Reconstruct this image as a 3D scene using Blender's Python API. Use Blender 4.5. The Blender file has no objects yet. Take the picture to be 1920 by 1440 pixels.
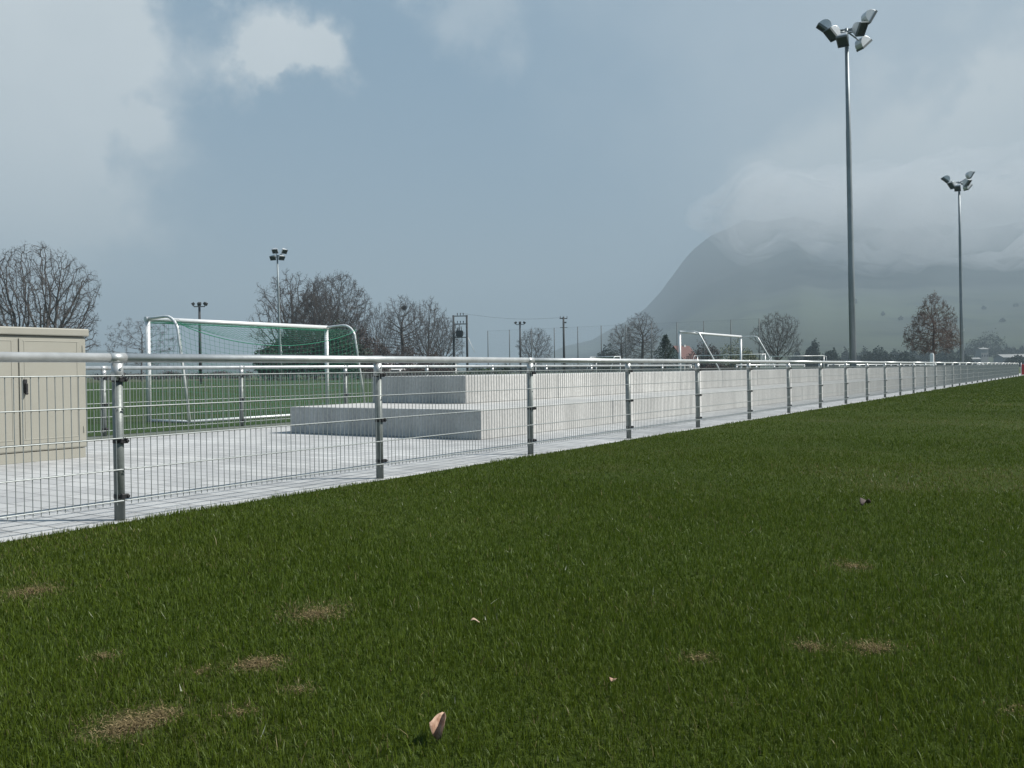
import bpy, math, random
import numpy as np
from mathutils import Vector, Matrix

# =====================================================================
# camera, world, sun, exposure
# =====================================================================
scene = bpy.context.scene
C = scene.collection
RAD = math.radians
# The world's Y axis runs along the barrier fence, X points away from the pitch.
YAW, PITCH, ROLL, F, HC = RAD(32.77), math.atan(24.6 / 1700), RAD(0.7), 1700.0, 0.93
fwd = Vector((-math.sin(YAW) * math.cos(PITCH), math.cos(YAW) * math.cos(PITCH), -math.sin(PITCH)))
rgt0 = Vector((math.cos(YAW), math.sin(YAW), 0))
up0 = rgt0.cross(fwd)
rgt = rgt0 * math.cos(ROLL) - up0 * math.sin(ROLL)
upv = rgt0 * math.sin(ROLL) + up0 * math.cos(ROLL)
cam_d = bpy.data.cameras.new('camera')
cam = bpy.data.objects.new('camera', cam_d)
C.objects.link(cam)
m = Matrix.Identity(4)
for i in range(3):
    m[i][0], m[i][1], m[i][2] = rgt[i], upv[i], -fwd[i]
m[2][3] = HC
cam.matrix_world = m
cam_d.sensor_width = 36
cam_d.lens = 36 * F / 1920
cam_d.clip_start = 0.05
cam_d.clip_end = 30000
scene.camera = cam
CAM = Vector((0, 0, HC))
FH = Vector((-math.sin(YAW), math.cos(YAW), 0))      # horizontal viewing direction


def ray(px, py):
    return fwd + rgt * ((px - 960) / F) - upv * ((py - 720) / F)


def at(px, py, D):
    """point seen at (px, py) at horizontal distance D along the viewing axis"""
    d = ray(px, py)
    return CAM + d * (D / d.dot(FH))


def gnd(px, py, z=0.0):
    d = ray(px, py)
    return CAM + d * ((z - HC) / d.z)


def onx(px, X, py=690):
    """point on the vertical plane x = X"""
    d = ray(px, py)
    return CAM + d * (X / d.x)


SUN_EL, SUN_ROT = RAD(46), RAD(59)
sl = bpy.data.lights.new('sun', 'SUN')
sl.energy = 5.0
sl.angle = RAD(0.6)
sl.color = (1.0, 0.95, 0.88)
so = bpy.data.objects.new('sun', sl)
C.objects.link(so)
sd = Vector((math.sin(SUN_ROT) * math.cos(SUN_EL), math.cos(SUN_ROT) * math.cos(SUN_EL), math.sin(SUN_EL)))
so.rotation_euler = (-sd).to_track_quat('-Z', 'Y').to_euler()
so.location = (30, 20, 60)

world = bpy.data.worlds.new('World')
scene.world = world
world.use_nodes = True
nt = world.node_tree
N, Lk = nt.nodes, nt.links
N.clear()
out = N.new('ShaderNodeOutputWorld')
bg = N.new('ShaderNodeBackground')
bg.inputs[1].default_value = 0.053
Lk.new(bg.outputs[0], out.inputs[0])
sky = N.new('ShaderNodeTexSky')
sky.sky_type = 'NISHITA'
sky.sun_disc = False
sky.sun_elevation = SUN_EL
sky.sun_rotation = SUN_ROT
sky.air_density = 1.0
sky.dust_density = 2.5
sky.ozone_density = 1.5
tc = N.new('ShaderNodeTexCoord')
# thin high haze veiling the blue: a flat blend
veil = N.new('ShaderNodeMix'); veil.data_type = 'RGBA'
veil.inputs[0].default_value = 0.80
veil.inputs[7].default_value = (2.15, 3.7, 5.3, 1)
Lk.new(sky.outputs[0], veil.inputs[6])
# clouds: soft puffs round given directions of the sky, ragged by noise
nz = N.new('ShaderNodeTexNoise'); nz.inputs['Scale'].default_value = 6.5
nz.inputs['Detail'].default_value = 9; nz.inputs['Roughness'].default_value = 0.62
Lk.new(tc.outputs['Generated'], nz.inputs['Vector'])
sub = N.new('ShaderNodeVectorMath'); sub.operation = 'SUBTRACT'; sub.inputs[1].default_value = (.5, .5, .5)
Lk.new(nz.outputs['Color'], sub.inputs[0])
scl = N.new('ShaderNodeVectorMath'); scl.operation = 'SCALE'; scl.inputs[3].default_value = 0.26
Lk.new(sub.outputs[0], scl.inputs[0])
add = N.new('ShaderNodeVectorMath'); add.operation = 'ADD'
Lk.new(tc.outputs['Generated'], add.inputs[0]); Lk.new(scl.outputs[0], add.inputs[1])
puffs = [((-60, 60), .21, .75), ((130, 130), .12, .55), ((235, 150), .05, .35), ((200, 30), .06, .3), ((520, 75), .055, .75), ((570, 120), .050, .75), ((490, 140), .045, .5), ((380, 130), .05, .25),
         ((-80, 300), .20, .55), ((120, 330), .10, .30), ((300, 40), .05, .25),
         ((900, 0), .06, .35), ((1800, 40), .40, .42), ((1850, 310), .12, .45), ((1600, 350), .10, .42), ((1800, 235), .05, .35),
         ((1430, 390), .07, .35), ((2050, 350), .14, .5), ((2700, 100), .22, .6), ((-900, 100), .3, .7), ((960, -900), .35, .5)]
acc = None
for (px, py), r, a in puffs:
    d = ray(px, py).normalized()
    dn = N.new('ShaderNodeVectorMath'); dn.operation = 'DISTANCE'; dn.inputs[1].default_value = d
    Lk.new(add.outputs[0], dn.inputs[0])
    mr = N.new('ShaderNodeMapRange'); mr.interpolation_type = 'SMOOTHERSTEP'
    mr.inputs[1].default_value = r * 1.3; mr.inputs[2].default_value = r * .25
    mr.inputs[3].default_value = 0; mr.inputs[4].default_value = a
    Lk.new(dn.outputs['Value'], mr.inputs[0])
    if acc is None:
        acc = mr.outputs[0]
    else:
        mx = N.new('ShaderNodeMath'); mx.operation = 'ADD'
        Lk.new(acc, mx.inputs[0]); Lk.new(mr.outputs[0], mx.inputs[1]); acc = mx.outputs[0]
cl = N.new('ShaderNodeClamp'); Lk.new(acc, cl.inputs[0]); cl.inputs[2].default_value = .9
cm = N.new('ShaderNodeMix'); cm.data_type = 'RGBA'
nz2 = N.new('ShaderNodeTexNoise'); nz2.inputs['Scale'].default_value = 9; nz2.inputs['Detail'].default_value = 6
Lk.new(tc.outputs['Generated'], nz2.inputs['Vector'])
ccol = N.new('ShaderNodeMix'); ccol.data_type = 'RGBA'
ccol.inputs[6].default_value = (7.0, 7.6, 7.9, 1); ccol.inputs[7].default_value = (9.6, 10.0, 10.1, 1)
Lk.new(nz2.outputs[0], ccol.inputs[0])
Lk.new(cl.outputs[0], cm.inputs[0]); Lk.new(veil.outputs[2], cm.inputs[6]); Lk.new(ccol.outputs[2], cm.inputs[7])
Lk.new(cm.outputs[2], bg.inputs[0])

scene.view_settings.view_transform = 'Standard'
scene.view_settings.look = 'None'
scene.view_settings.gamma = 1
scene.view_settings.exposure = 0.86
scene.render.engine = 'CYCLES'
scene.cycles.use_denoising = True
scene.cycles.denoiser = 'OPENIMAGEDENOISE'
scene.cycles.max_bounces = 8
scene.cycles.volume_bounces = 1
scene.cycles.transparent_max_bounces = 16


# =====================================================================
# materials
# =====================================================================
def mat(name, col, rough=.7, metal=0.0, var=0.0, vscale=5.0, bump=0.0, bscale=40.0, spec=.5, col2=None, coord='Object', detail=5):
    mt = bpy.data.materials.new(name)
    mt.use_nodes = True
    t = mt.node_tree
    b = t.nodes['Principled BSDF']
    b.inputs['Base Color'].default_value = (*col, 1)
    b.inputs['Roughness'].default_value = rough
    b.inputs['Metallic'].default_value = metal
    b.inputs['Specular IOR Level'].default_value = spec
    tcn = t.nodes.new('ShaderNodeTexCoord')
    if var or col2:
        n = t.nodes.new('ShaderNodeTexNoise')
        n.inputs['Scale'].default_value = vscale
        n.inputs['Detail'].default_value = detail
        n.inputs['Roughness'].default_value = .6
        t.links.new(tcn.outputs[coord], n.inputs['Vector'])
        mp = t.nodes.new('ShaderNodeMapRange')
        mp.inputs[1].default_value = .3; mp.inputs[2].default_value = .7
        t.links.new(n.outputs[0], mp.inputs[0])
        mx = t.nodes.new('ShaderNodeMix'); mx.data_type = 'RGBA'
        c2 = col2 if col2 else tuple(c * (1 - var) for c in col)
        mx.inputs[6].default_value = (*col, 1); mx.inputs[7].default_value = (*c2, 1)
        t.links.new(mp.outputs[0], mx.inputs[0])
        t.links.new(mx.outputs[2], b.inputs['Base Color'])
    if bump:
        n = t.nodes.new('ShaderNodeTexNoise')
        n.inputs['Scale'].default_value = bscale
        n.inputs['Detail'].default_value = 4
        t.links.new(tcn.outputs[coord], n.inputs['Vector'])
        bp = t.nodes.new('ShaderNodeBump')
        bp.inputs['Strength'].default_value = bump
        bp.inputs['Distance'].default_value = .01
        t.links.new(n.outputs[0], bp.inputs['Height'])
        t.links.new(bp.outputs[0], b.inputs['Normal'])
    return mt


M = {}
M['galv'] = mat('galvanised_steel', (.47, .50, .50), .48, .60, .3, 14, .12, 60)
M['galv_post'] = mat('dark_zinc', (.20, .225, .22), .5, .35, .3, 14, .12, 60)  # posts: zinc with a darker base colour than the rails
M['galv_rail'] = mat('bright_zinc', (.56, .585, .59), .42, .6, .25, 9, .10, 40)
M['darkpost'] = mat('dark_steel', (.09, .105, .11), .7)
M['house'] = mat('hazy_render', (.24, .25, .25), .85, 0, .15, 1)
M['wire'] = mat('galvanised_wire', (.34, .37, .37), .45, .5, .2, 30)
M['black'] = mat('black_plastic', (.015, .015, .017), .5)
M['mast'] = mat('mast_steel', (.24, .28, .30), .5, .4, .25, 1.5)
M['lampbody'] = mat('lamp_aluminium', (.6, .63, .65), .4, .45, .2, 8)
M['lampdark'] = mat('lamp_rim', (.10, .12, .125), .5, .3)
M['lampglass'] = mat('lamp_glass', (.02, .03, .035), .2, 0)
M['cabinet'] = mat('cabinet_paint', (.285, .28, .24), .55, 0, .08, 3, .05, 80)
M['seam'] = mat('dark_rubber', (.05, .05, .045), .8)
M['alu'] = mat('white_aluminium', (.72, .74, .75), .35, .2, .1, 6)
M['net'] = mat('green_net', (.015, .17, .10), .8)
M['netgrey'] = mat('grey_net', (.10, .12, .13), .9)
M['wood'] = mat('dark_timber', (.035, .04, .045), .8, 0, .3, 3)
M['bark'] = mat('bark', (.075, .068, .066), .95, 0, .35, 2)
M['barkred'] = mat('reddish_bark', (.13, .085, .07), .95, 0, .35, 2)
M['bud'] = mat('red_brown_buds', (.15, .105, .075), .9, 0, .4, 1.2)
M['ivy'] = mat('dark_evergreen_leaf', (.018, .045, .025), .7, 0, .4, .8)
M['twig'] = mat('brown_twig_mass', (.07, .05, .045), .95, 0, .4, .7)
M['conif'] = mat('conifer_needles', (.015, .04, .025), .8, 0, .4, 1.5)
M['hedge'] = mat('hedge_leaf', (.045, .085, .025), .8, 0, .5, .6)
M['pale'] = mat('pale_budding_leaf', (.16, .18, .09), .8, 0, .4, .6)
M['farwood'] = mat('dark_far_leaf', (.02, .04, .032), .9, 0, .4, .2)
M['white'] = mat('white_paint', (.75, .76, .76), .5, 0, .08, 2)
M['greywall'] = mat('pale_render', (.5, .52, .52), .8, 0, .1, 1)
M['redroof'] = mat('red_tile', (.12, .055, .05), .8, 0, .2, 1.2)
M['darkroof'] = mat('dark_roof', (.10, .10, .11), .8)
M['glass'] = mat('window_glass', (.03, .04, .05), .15)
M['tyre'] = mat('tyre', (.02, .02, .02), .9)
M['red'] = mat('red_paint', (.45, .03, .03), .5, 0, .15, 3)
M['leaf'] = mat('dry_leaf', (.46, .33, .24), .75, 0, .0, 45, .3, 90, col2=(.18, .09, .055))
M['leafpale'] = mat('pale_dry_leaf', (.45, .36, .28), .8, col2=(.25, .16, .1), vscale=40)
M['darkleaf'] = mat('dark_dry_leaf', (.05, .035, .03), .8)
M['kerb'] = mat('kerb_concrete', (.11, .13, .11), .9, 0, .3, 6)


def concrete(name, base, dark, joint=None):
    mt = mat(name, base, .85, 0, 0, .9, .25, 35, col2=dark)
    t = mt.node_tree
    b = t.nodes['Principled BSDF']
    src = b.inputs['Base Color'].links[0].from_socket
    n = t.nodes.new('ShaderNodeTexNoise'); n.inputs['Scale'].default_value = 22; n.inputs['Detail'].default_value = 8
    tcn = t.nodes.new('ShaderNodeTexCoord'); t.links.new(tcn.outputs['Object'], n.inputs['Vector'])
    mp = t.nodes.new('ShaderNodeMapRange'); mp.inputs[1].default_value = .3; mp.inputs[2].default_value = .7
    mp.inputs[3].default_value = .86; mp.inputs[4].default_value = 1.08
    t.links.new(n.outputs[0], mp.inputs[0])
    mpg = t.nodes.new('ShaderNodeMapping'); mpg.inputs['Scale'].default_value = (3.2, 3.2, .35); t.links.new(tcn.outputs['Object'], mpg.inputs[0])
    n4 = t.nodes.new('ShaderNodeTexNoise'); n4.inputs['Scale'].default_value = 1.0; n4.inputs['Detail'].default_value = 7; n4.inputs['Roughness'].default_value = .65; t.links.new(mpg.outputs[0], n4.inputs['Vector'])
    mp4 = t.nodes.new('ShaderNodeMapRange'); mp4.inputs[1].default_value = .38; mp4.inputs[2].default_value = .66; mp4.inputs[3].default_value = .80; mp4.inputs[4].default_value = 1.05
    t.links.new(n4.outputs[0], mp4.inputs[0])
    ge = t.nodes.new('ShaderNodeNewGeometry'); ml = t.nodes.new('ShaderNodeMath'); ml.operation = 'MULTIPLY_ADD'; ml.inputs[1].default_value = .16; ml.inputs[2].default_value = .92
    t.links.new(ge.outputs['Random Per Island'], ml.inputs[0])
    m3 = t.nodes.new('ShaderNodeMath'); m3.operation = 'MULTIPLY'; t.links.new(ml.outputs[0], m3.inputs[0]); t.links.new(mp.outputs[0], m3.inputs[1])
    mul = t.nodes.new('ShaderNodeVectorMath'); mul.operation = 'SCALE'
    t.links.new(src, mul.inputs[0]); m5 = t.nodes.new('ShaderNodeMath'); m5.operation = 'MULTIPLY'; t.links.new(m3.outputs[0], m5.inputs[0]); t.links.new(mp4.outputs[0], m5.inputs[1]); t.links.new(m5.outputs[0], mul.inputs[3])
    t.links.new(mul.outputs[0], b.inputs['Base Color'])
    return mt


M['conc'] = concrete('cast_concrete', (.50, .503, .49), (.42, .423, .415))

# concrete paving: bricks laid across the strip
mt = bpy.data.materials.new('concrete_pavers'); mt.use_nodes = True
t = mt.node_tree; b = t.nodes['Principled BSDF']; b.inputs['Roughness'].default_value = .85
tcn = t.nodes.new('ShaderNodeTexCoord')
br = t.nodes.new('ShaderNodeTexBrick')
br.inputs['Scale'].default_value = 1
br.inputs['Brick Width'].default_value = .42; br.inputs['Row Height'].default_value = .21
br.inputs['Mortar Size'].default_value = .008; br.inputs['Mortar Smooth'].default_value = .3
br.inputs['Color1'].default_value = (.43, .44, .44, 1); br.inputs['Color2'].default_value = (.33, .34, .345, 1)
br.inputs['Mortar'].default_value = (.15, .155, .158, 1)
t.links.new(tcn.outputs['Object'], br.inputs['Vector'])
n = t.nodes.new('ShaderNodeTexNoise'); n.inputs['Scale'].default_value = .8; n.inputs['Detail'].default_value = 8
t.links.new(tcn.outputs['Object'], n.inputs['Vector'])
mp = t.nodes.new('ShaderNodeMapRange'); mp.inputs[1].default_value = .3; mp.inputs[2].default_value = .7
mp.inputs[3].default_value = .82; mp.inputs[4].default_value = 1.08
t.links.new(n.outputs[0], mp.inputs[0])
sc = t.nodes.new('ShaderNodeVectorMath'); sc.operation = 'SCALE'
t.links.new(br.outputs[0], sc.inputs[0]); t.links.new(mp.outputs[0], sc.inputs[3])
t.links.new(sc.outputs[0], b.inputs['Base Color'])
bp = t.nodes.new('ShaderNodeBump'); bp.inputs['Strength'].default_value = .4; bp.inputs['Distance'].default_value = .004
bp.invert = True
t.links.new(br.outputs['Fac'], bp.inputs['Height']); t.links.new(bp.outputs[0], b.inputs['Normal'])
M['paver'] = mt


def grassground(name, c1, c2, c3, s1, s2, fine=30):
    mt = bpy.data.materials.new(name); mt.use_nodes = True
    t = mt.node_tree; b = t.nodes['Principled BSDF']; b.inputs['Roughness'].default_value = .95
    b.inputs['Specular IOR Level'].default_value = .1
    tcn = t.nodes.new('ShaderNodeTexCoord')
    col = None
    for s, c, lo, hi in ((s1, c2, .4, .65), (s2, c3, .5, .75)):
        n = t.nodes.new('ShaderNodeTexNoise'); n.inputs['Scale'].default_value = s; n.inputs['Detail'].default_value = 8
        t.links.new(tcn.outputs['Object'], n.inputs['Vector'])
        mp = t.nodes.new('ShaderNodeMapRange'); mp.inputs[1].default_value = lo; mp.inputs[2].default_value = hi
        t.links.new(n.outputs[0], mp.inputs[0])
        mx = t.nodes.new('ShaderNodeMix'); mx.data_type = 'RGBA'; mx.inputs[7].default_value = (*c, 1)
        if col is None:
            mx.inputs[6].default_value = (*c1, 1)
        else:
            t.links.new(col, mx.inputs[6])
        t.links.new(mp.outputs[0], mx.inputs[0]); col = mx.outputs[2]
    t.links.new(col, b.inputs['Base Color'])
    n = t.nodes.new('ShaderNodeTexNoise'); n.inputs['Scale'].default_value = fine; n.inputs['Detail'].default_value = 6
    t.links.new(tcn.outputs['Object'], n.inputs['Vector'])
    bp = t.nodes.new('ShaderNodeBump'); bp.inputs['Strength'].default_value = .8; bp.inputs['Distance'].default_value = .03
    t.links.new(n.outputs[0], bp.inputs['Height']); t.links.new(bp.outputs[0], b.inputs['Normal'])
    return mt


M['lawn'] = grassground('lawn_soil_and_thatch', (.034, .052, .008), (.028, .044, .007), (.044, .052, .013), .35, 1.1)
M['turf'] = grassground('pitch_turf', (.030, .060, .016), (.024, .050, .014), (.04, .06, .02), .06, .5, 20)
M['field'] = grassground('far_field', (.045, .07, .025), (.06, .075, .035), (.08, .075, .045), .004, .02, 2)

# blades of grass: tint read from a per-blade attribute
mt = bpy.data.materials.new('grass_blade'); mt.use_nodes = True
t = mt.node_tree; t.nodes.clear()
o_ = t.nodes.new('ShaderNodeOutputMaterial')
at_ = t.nodes.new('ShaderNodeAttribute'); at_.attribute_name = 'tint'
df = t.nodes.new('ShaderNodeBsdfDiffuse'); tl = t.nodes.new('ShaderNodeBsdfTranslucent'); gl = t.nodes.new('ShaderNodeBsdfGlossy')
gl.inputs['Roughness'].default_value = .45; gl.inputs['Color'].default_value = (.5, .55, .5, 1)
m1 = t.nodes.new('ShaderNodeMixShader'); m1.inputs[0].default_value = .35
m2 = t.nodes.new('ShaderNodeMixShader'); m2.inputs[0].default_value = .02
t.links.new(at_.outputs['Color'], df.inputs[0]); t.links.new(at_.outputs['Color'], tl.inputs[0])
t.links.new(df.outputs[0], m1.inputs[1]); t.links.new(tl.outputs[0], m1.inputs[2])
t.links.new(m1.outputs[0], m2.inputs[1]); t.links.new(gl.outputs[0], m2.inputs[2]); t.links.new(m2.outputs[0], o_.inputs[0])
M['blade'] = mt


# =====================================================================
# helpers
# =====================================================================
def link(o, parent=None):
    C.objects.link(o)
    if parent is not None:
        o.parent = parent
    return o


def tag(o, label=None, cat=None, group=None, kind=None):
    if label: o['label'] = label
    if cat: o['category'] = cat
    if group: o['group'] = group
    if kind: o['kind'] = kind
    return o


def thing(name, label, cat, loc=(0, 0, 0), rz=0, group=None):
    o = bpy.data.objects.new(name, None)
    o.empty_display_size = .3
    o.location = loc
    o.rotation_euler = (0, 0, rz)
    link(o)
    return tag(o, label, cat, group)


def copy_tree(o, parent=None):
    c = o.copy()
    C.objects.link(c)
    if parent is not None:
        c.parent = parent
    for ch in list(o.children):
        copy_tree(ch, c)
    return c


class MB:
    def __init__(s):
        s.V = []; s.Fq = []; s.n = 0; s.sm = []

    def add(s, V, Fc, smooth=False):
        V = np.asarray(V, float).reshape(-1, 3)
        s.V.append(V)
        for f in Fc:
            s.Fq.append([i + s.n for i in f]); s.sm.append(smooth)
        s.n += len(V)

    def box(s, c, d, R=None):
        c = np.array(c, float); d = np.array(d, float) / 2
        V = np.array([[x, y, z] for x in (-1, 1) for y in (-1, 1) for z in (-1, 1)]) * d
        if R is not None: V = V @ np.array(R).T
        s.add(V + c, [(0, 1, 3, 2), (4, 6, 7, 5), (0, 4, 5, 1), (2, 3, 7, 6), (0, 2, 6, 4), (1, 5, 7, 3)])

    def prism(s, poly, axis, lo, hi, xf=None):
        """extrude a 2D polygon; axis is the extrusion axis"""
        k = len(poly); V = []
        for t_ in (lo, hi):
            for (a, b_) in poly:
                p = [a, b_]; p.insert(axis, t_); V.append(p)
        V = np.array(V, float)
        if xf is not None: V = V @ np.array(xf[0]).T + np.array(xf[1])
        Fc = [tuple(range(k))[::-1], tuple(range(k, 2 * k))] + [(i, (i + 1) % k, k + (i + 1) % k, k + i) for i in range(k)]
        s.add(V, Fc)

    def tube(s, pts, r, n=8, caps=True, smooth=True):
        pts = [np.array(p, float) for p in pts]
        rs = r if isinstance(r, (list, tuple)) else [r] * len(pts)
        V = []; prev = None
        for i, p in enumerate(pts):
            if i == 0: d = pts[1] - p
            elif i == len(pts) - 1: d = p - pts[i - 1]
            else: d = (pts[i + 1] - p) / np.linalg.norm(pts[i + 1] - p) + (p - pts[i - 1]) / np.linalg.norm(p - pts[i - 1])
            d = d / np.linalg.norm(d)
            if prev is None:
                a = np.array([0, 0, 1.]) if abs(d[2]) < .9 else np.array([1., 0, 0])
                u = np.cross(d, a)
            else:
                u = prev - d * (prev @ d)
            u /= np.linalg.norm(u); w = np.cross(d, u); prev = u
            for k in range(n):
                th = 2 * math.pi * k / n
                V.append(p + rs[i] * (math.cos(th) * u + math.sin(th) * w))
        Fc = [(i * n + k, i * n + (k + 1) % n, (i + 1) * n + (k + 1) % n, (i + 1) * n + k) for i in range(len(pts) - 1) for k in range(n)]
        b0 = s.n
        s.add(V, Fc, smooth)
        if caps:
            s.Fq.append([b0 + k for k in range(n)][::-1]); s.sm.append(False)
            s.Fq.append([b0 + (len(pts) - 1) * n + k for k in range(n)]); s.sm.append(False)

    def build(s, name, m, parent=None, bevel=0):
        me = bpy.data.meshes.new(name)
        V = np.concatenate(s.V)
        me.from_pydata(V.tolist(), [], s.Fq)
        me.polygons.foreach_set('use_smooth', s.sm)
        me.update()
        o = bpy.data.objects.new(name, me)
        me.materials.append(m)
        link(o, parent)
        if bevel:
            bv = o.modifiers.new('bevel', 'BEVEL'); bv.width = bevel; bv.segments = 2; bv.limit_method = 'ANGLE'
        return o


def np_mesh(name, V, Fc, m, parent=None, smooth=False, tint=None):
    """mesh from arrays; Fc is an (n,k) index array"""
    me = bpy.data.meshes.new(name)
    V = np.asarray(V, np.float32); Fc = np.asarray(Fc, np.int32)
    nf, k = Fc.shape
    me.vertices.add(len(V)); me.vertices.foreach_set('co', V.ravel())
    me.loops.add(nf * k); me.loops.foreach_set('vertex_index', Fc.ravel())
    me.polygons.add(nf); me.polygons.foreach_set('loop_start', np.arange(nf, dtype=np.int32) * k)
    me.update(calc_edges=True)
    if smooth: me.polygons.foreach_set('use_smooth', np.ones(nf, bool))
    if tint is not None:
        ca = me.color_attributes.new('tint', 'FLOAT_COLOR', 'POINT')
        ca.data.foreach_set('color', np.concatenate([tint, np.ones((len(tint), 1))], 1).astype(np.float32).ravel())
    me.materials.append(m)
    o = bpy.data.objects.new(name, me)
    return link(o, parent)


def prisms(P0, P1, R0, R1, n=3):
    """many tapered prisms at once"""
    P0, P1 = np.asarray(P0, float), np.asarray(P1, float)
    R0 = np.asarray(R0, float)[:, None]; R1 = np.asarray(R1, float)[:, None]
    D = P1 - P0
    D /= np.maximum(np.linalg.norm(D, axis=1, keepdims=True), 1e-9)
    A = np.where(np.abs(D[:, 2:3]) < .9, np.array([[0, 0, 1.]]), np.array([[1., 0, 0]]))
    U = np.cross(D, A); U /= np.linalg.norm(U, axis=1, keepdims=True); W = np.cross(D, U)
    m_ = len(P0)
    V = np.zeros((m_, 2 * n, 3))
    for k in range(n):
        th = 2 * math.pi * k / n
        o = math.cos(th) * U + math.sin(th) * W
        V[:, k] = P0 + R0 * o; V[:, n + k] = P1 + R1 * o
    base = (np.arange(m_) * 2 * n)[:, None]
    Fc = np.concatenate([base + np.array([[k, (k + 1) % n, n + (k + 1) % n, n + k]]) for k in range(n)])
    return V.reshape(-1, 3), Fc


# =====================================================================
# the setting
# =====================================================================
FX = -5.289           # line of the barrier fence
EDGE = FX + .13       # where the lawn meets the paving
KX = -12.15           # far edge of the paving / pitch fence


def sheet(name, x0, x1, y0, y1, z, m, nx=1, ny=1):
    xs = np.linspace(x0, x1, nx + 1); ys = np.linspace(y0, y1, ny + 1)
    V = [(x, y, z) for x in xs for y in ys]
    Fc = [(i * (ny + 1) + j, (i + 1) * (ny + 1) + j, (i + 1) * (ny + 1) + j + 1, i * (ny + 1) + j + 1) for i in range(nx) for j in range(ny)]
    o = np_mesh(name, V, Fc, m)
    return tag(o, kind='structure')


# terrain: flat valley floor that climbs to the mountain on the right of the view
def hor(px): return 695.4 - .01222 * (px - 960)


PROF = np.array([(-3000, 70), (-1500, 90), (-600, 60), (-200, 40), (0, 44), (180, 50), (330, 36), (480, 26), (700, 18), (900, 12), (1000, 20), (1060, 46), (1110, 56),
                 (1150, 78), (1180, 92), (1210, 111), (1240, 142), (1262, 171), (1285, 201), (1308, 226), (1332, 246), (1370, 262), (1400, 276), (1440, 268), (1500, 280), (1560, 262), (1600, 270), (1680, 256),
                 (1750, 272), (1830, 258), (1920, 274), (2200, 280), (2700, 260), (3300, 200), (4500, 120)], float)
thp = np.arctan((PROF[:, 0] - 960) / F)
rng = np.random.default_rng(5)


def fbm2(x, y, seed, oct_=5):
    r = np.random.default_rng(seed); o = 0; amp = 1; f = 1
    for _ in range(oct_):
        for _k in range(3):
            a = r.uniform(0, 2 * math.pi); ph = r.uniform(0, 6.28)
            o = o + amp * np.sin(f * (x * math.cos(a) + y * math.sin(a)) + ph) / 3
        amp *= .52; f *= 2.03
    return o


def terrain_h(th, r):
    """height at bearing th (right of the viewing axis) and distance r"""
    e = np.interp(th, thp, PROF[:, 1]) / F
    c = np.cos(th)
    ridge = 3000.0
    right = np.clip((th - math.atan(100 / F)) / .25, 0, 1)
    s = np.clip((r * c - 420) / (ridge - 420), 0, 1)
    s = s ** (2.6 - .9 * right)
    x, y = r * np.sin(th), r * np.cos(th)
    h = e * ridge * s
    h = h + s * (1 - .55 * s) * fbm2(x / 190, y / 190, 3) * 26 * np.clip(e * 8, 0, 1)
    return np.maximum(h, 0)


ths = np.linspace(-1.25, 1.2, 420)
ds = np.concatenate([np.linspace(420, 3000, 90), np.linspace(3040, 3700, 8)])
TH, DD = np.meshgrid(ths, ds, indexing='ij')
RR = DD / np.cos(np.clip(TH, -1.1, 1.1))
H = terrain_h(TH, RR)
H[:, -8:] = H[:, 89:90] * np.linspace(.97, .75, 8)
H[:, 0] = -.6
lx, ly = RR * np.sin(TH), RR * np.cos(TH)
cy, sy = math.cos(YAW), math.sin(YAW)
WX = lx * cy - ly * sy; WY = lx * sy + ly * cy
ni, nj = TH.shape
idx = np.arange(ni * nj).reshape(ni, nj)
Fc = np.stack([idx[:-1, :-1].ravel(), idx[1:, :-1].ravel(), idx[1:, 1:].ravel(), idx[:-1, 1:].ravel()], 1)
mt = grassground('mountain_slope', (.055, .072, .048), (.036, .045, .040), (.012, .020, .020), .0032, .0075, .05)
t = mt.node_tree; b = t.nodes['Principled BSDF']
# higher up the pastures give way to forest and rock
tcn = t.nodes.new('ShaderNodeTexCoord'); sx = t.nodes.new('ShaderNodeSeparateXYZ'); t.links.new(tcn.outputs['Object'], sx.inputs[0])
mp = t.nodes.new('ShaderNodeMapRange'); mp.inputs[1].default_value = 90; mp.inputs[2].default_value = 230
t.links.new(sx.outputs[2], mp.inputs[0])
mx = t.nodes.new('ShaderNodeMix'); mx.data_type = 'RGBA'; mx.inputs[7].default_value = (.035, .042, .042, 1)
t.links.new(b.inputs['Base Color'].links[0].from_socket, mx.inputs[6]); t.links.new(mp.outputs[0], mx.inputs[0])
t.links.new(mx.outputs[2], b.inputs['Base Color'])
mo = np_mesh('mountain', np.stack([WX.ravel(), WY.ravel(), H.ravel()], 1), Fc, mt, smooth=True)
tag(mo, kind='structure')


def terr(px, D):
    """ground point D metres along the viewing axis under column px"""
    p = at(px, hor(px), D)
    th = math.atan((px - 960) / F)
    z = float(terrain_h(np.array(th), np.array(D / math.cos(th)))) if D > 420 else 0.0
    return Vector((p.x, p.y, z))


sheet('ground', -4600, 4600, -1500, 4600, -.02, M['field'])
sheet('pitch', -120, KX - .12, -30, 190, .0, M['turf'])
sheet('paving', KX + .12, EDGE, -30, 110, .0, M['paver'])
sheet('lawn', EDGE, 60, -30, 150, .004, M['lawn'])
kb = MB(); kb.box((KX, 40, .0), (.24, 140, .10)); tag(kb.build('pitch_kerb', M['kerb'], bevel=.01), kind='structure')


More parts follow.
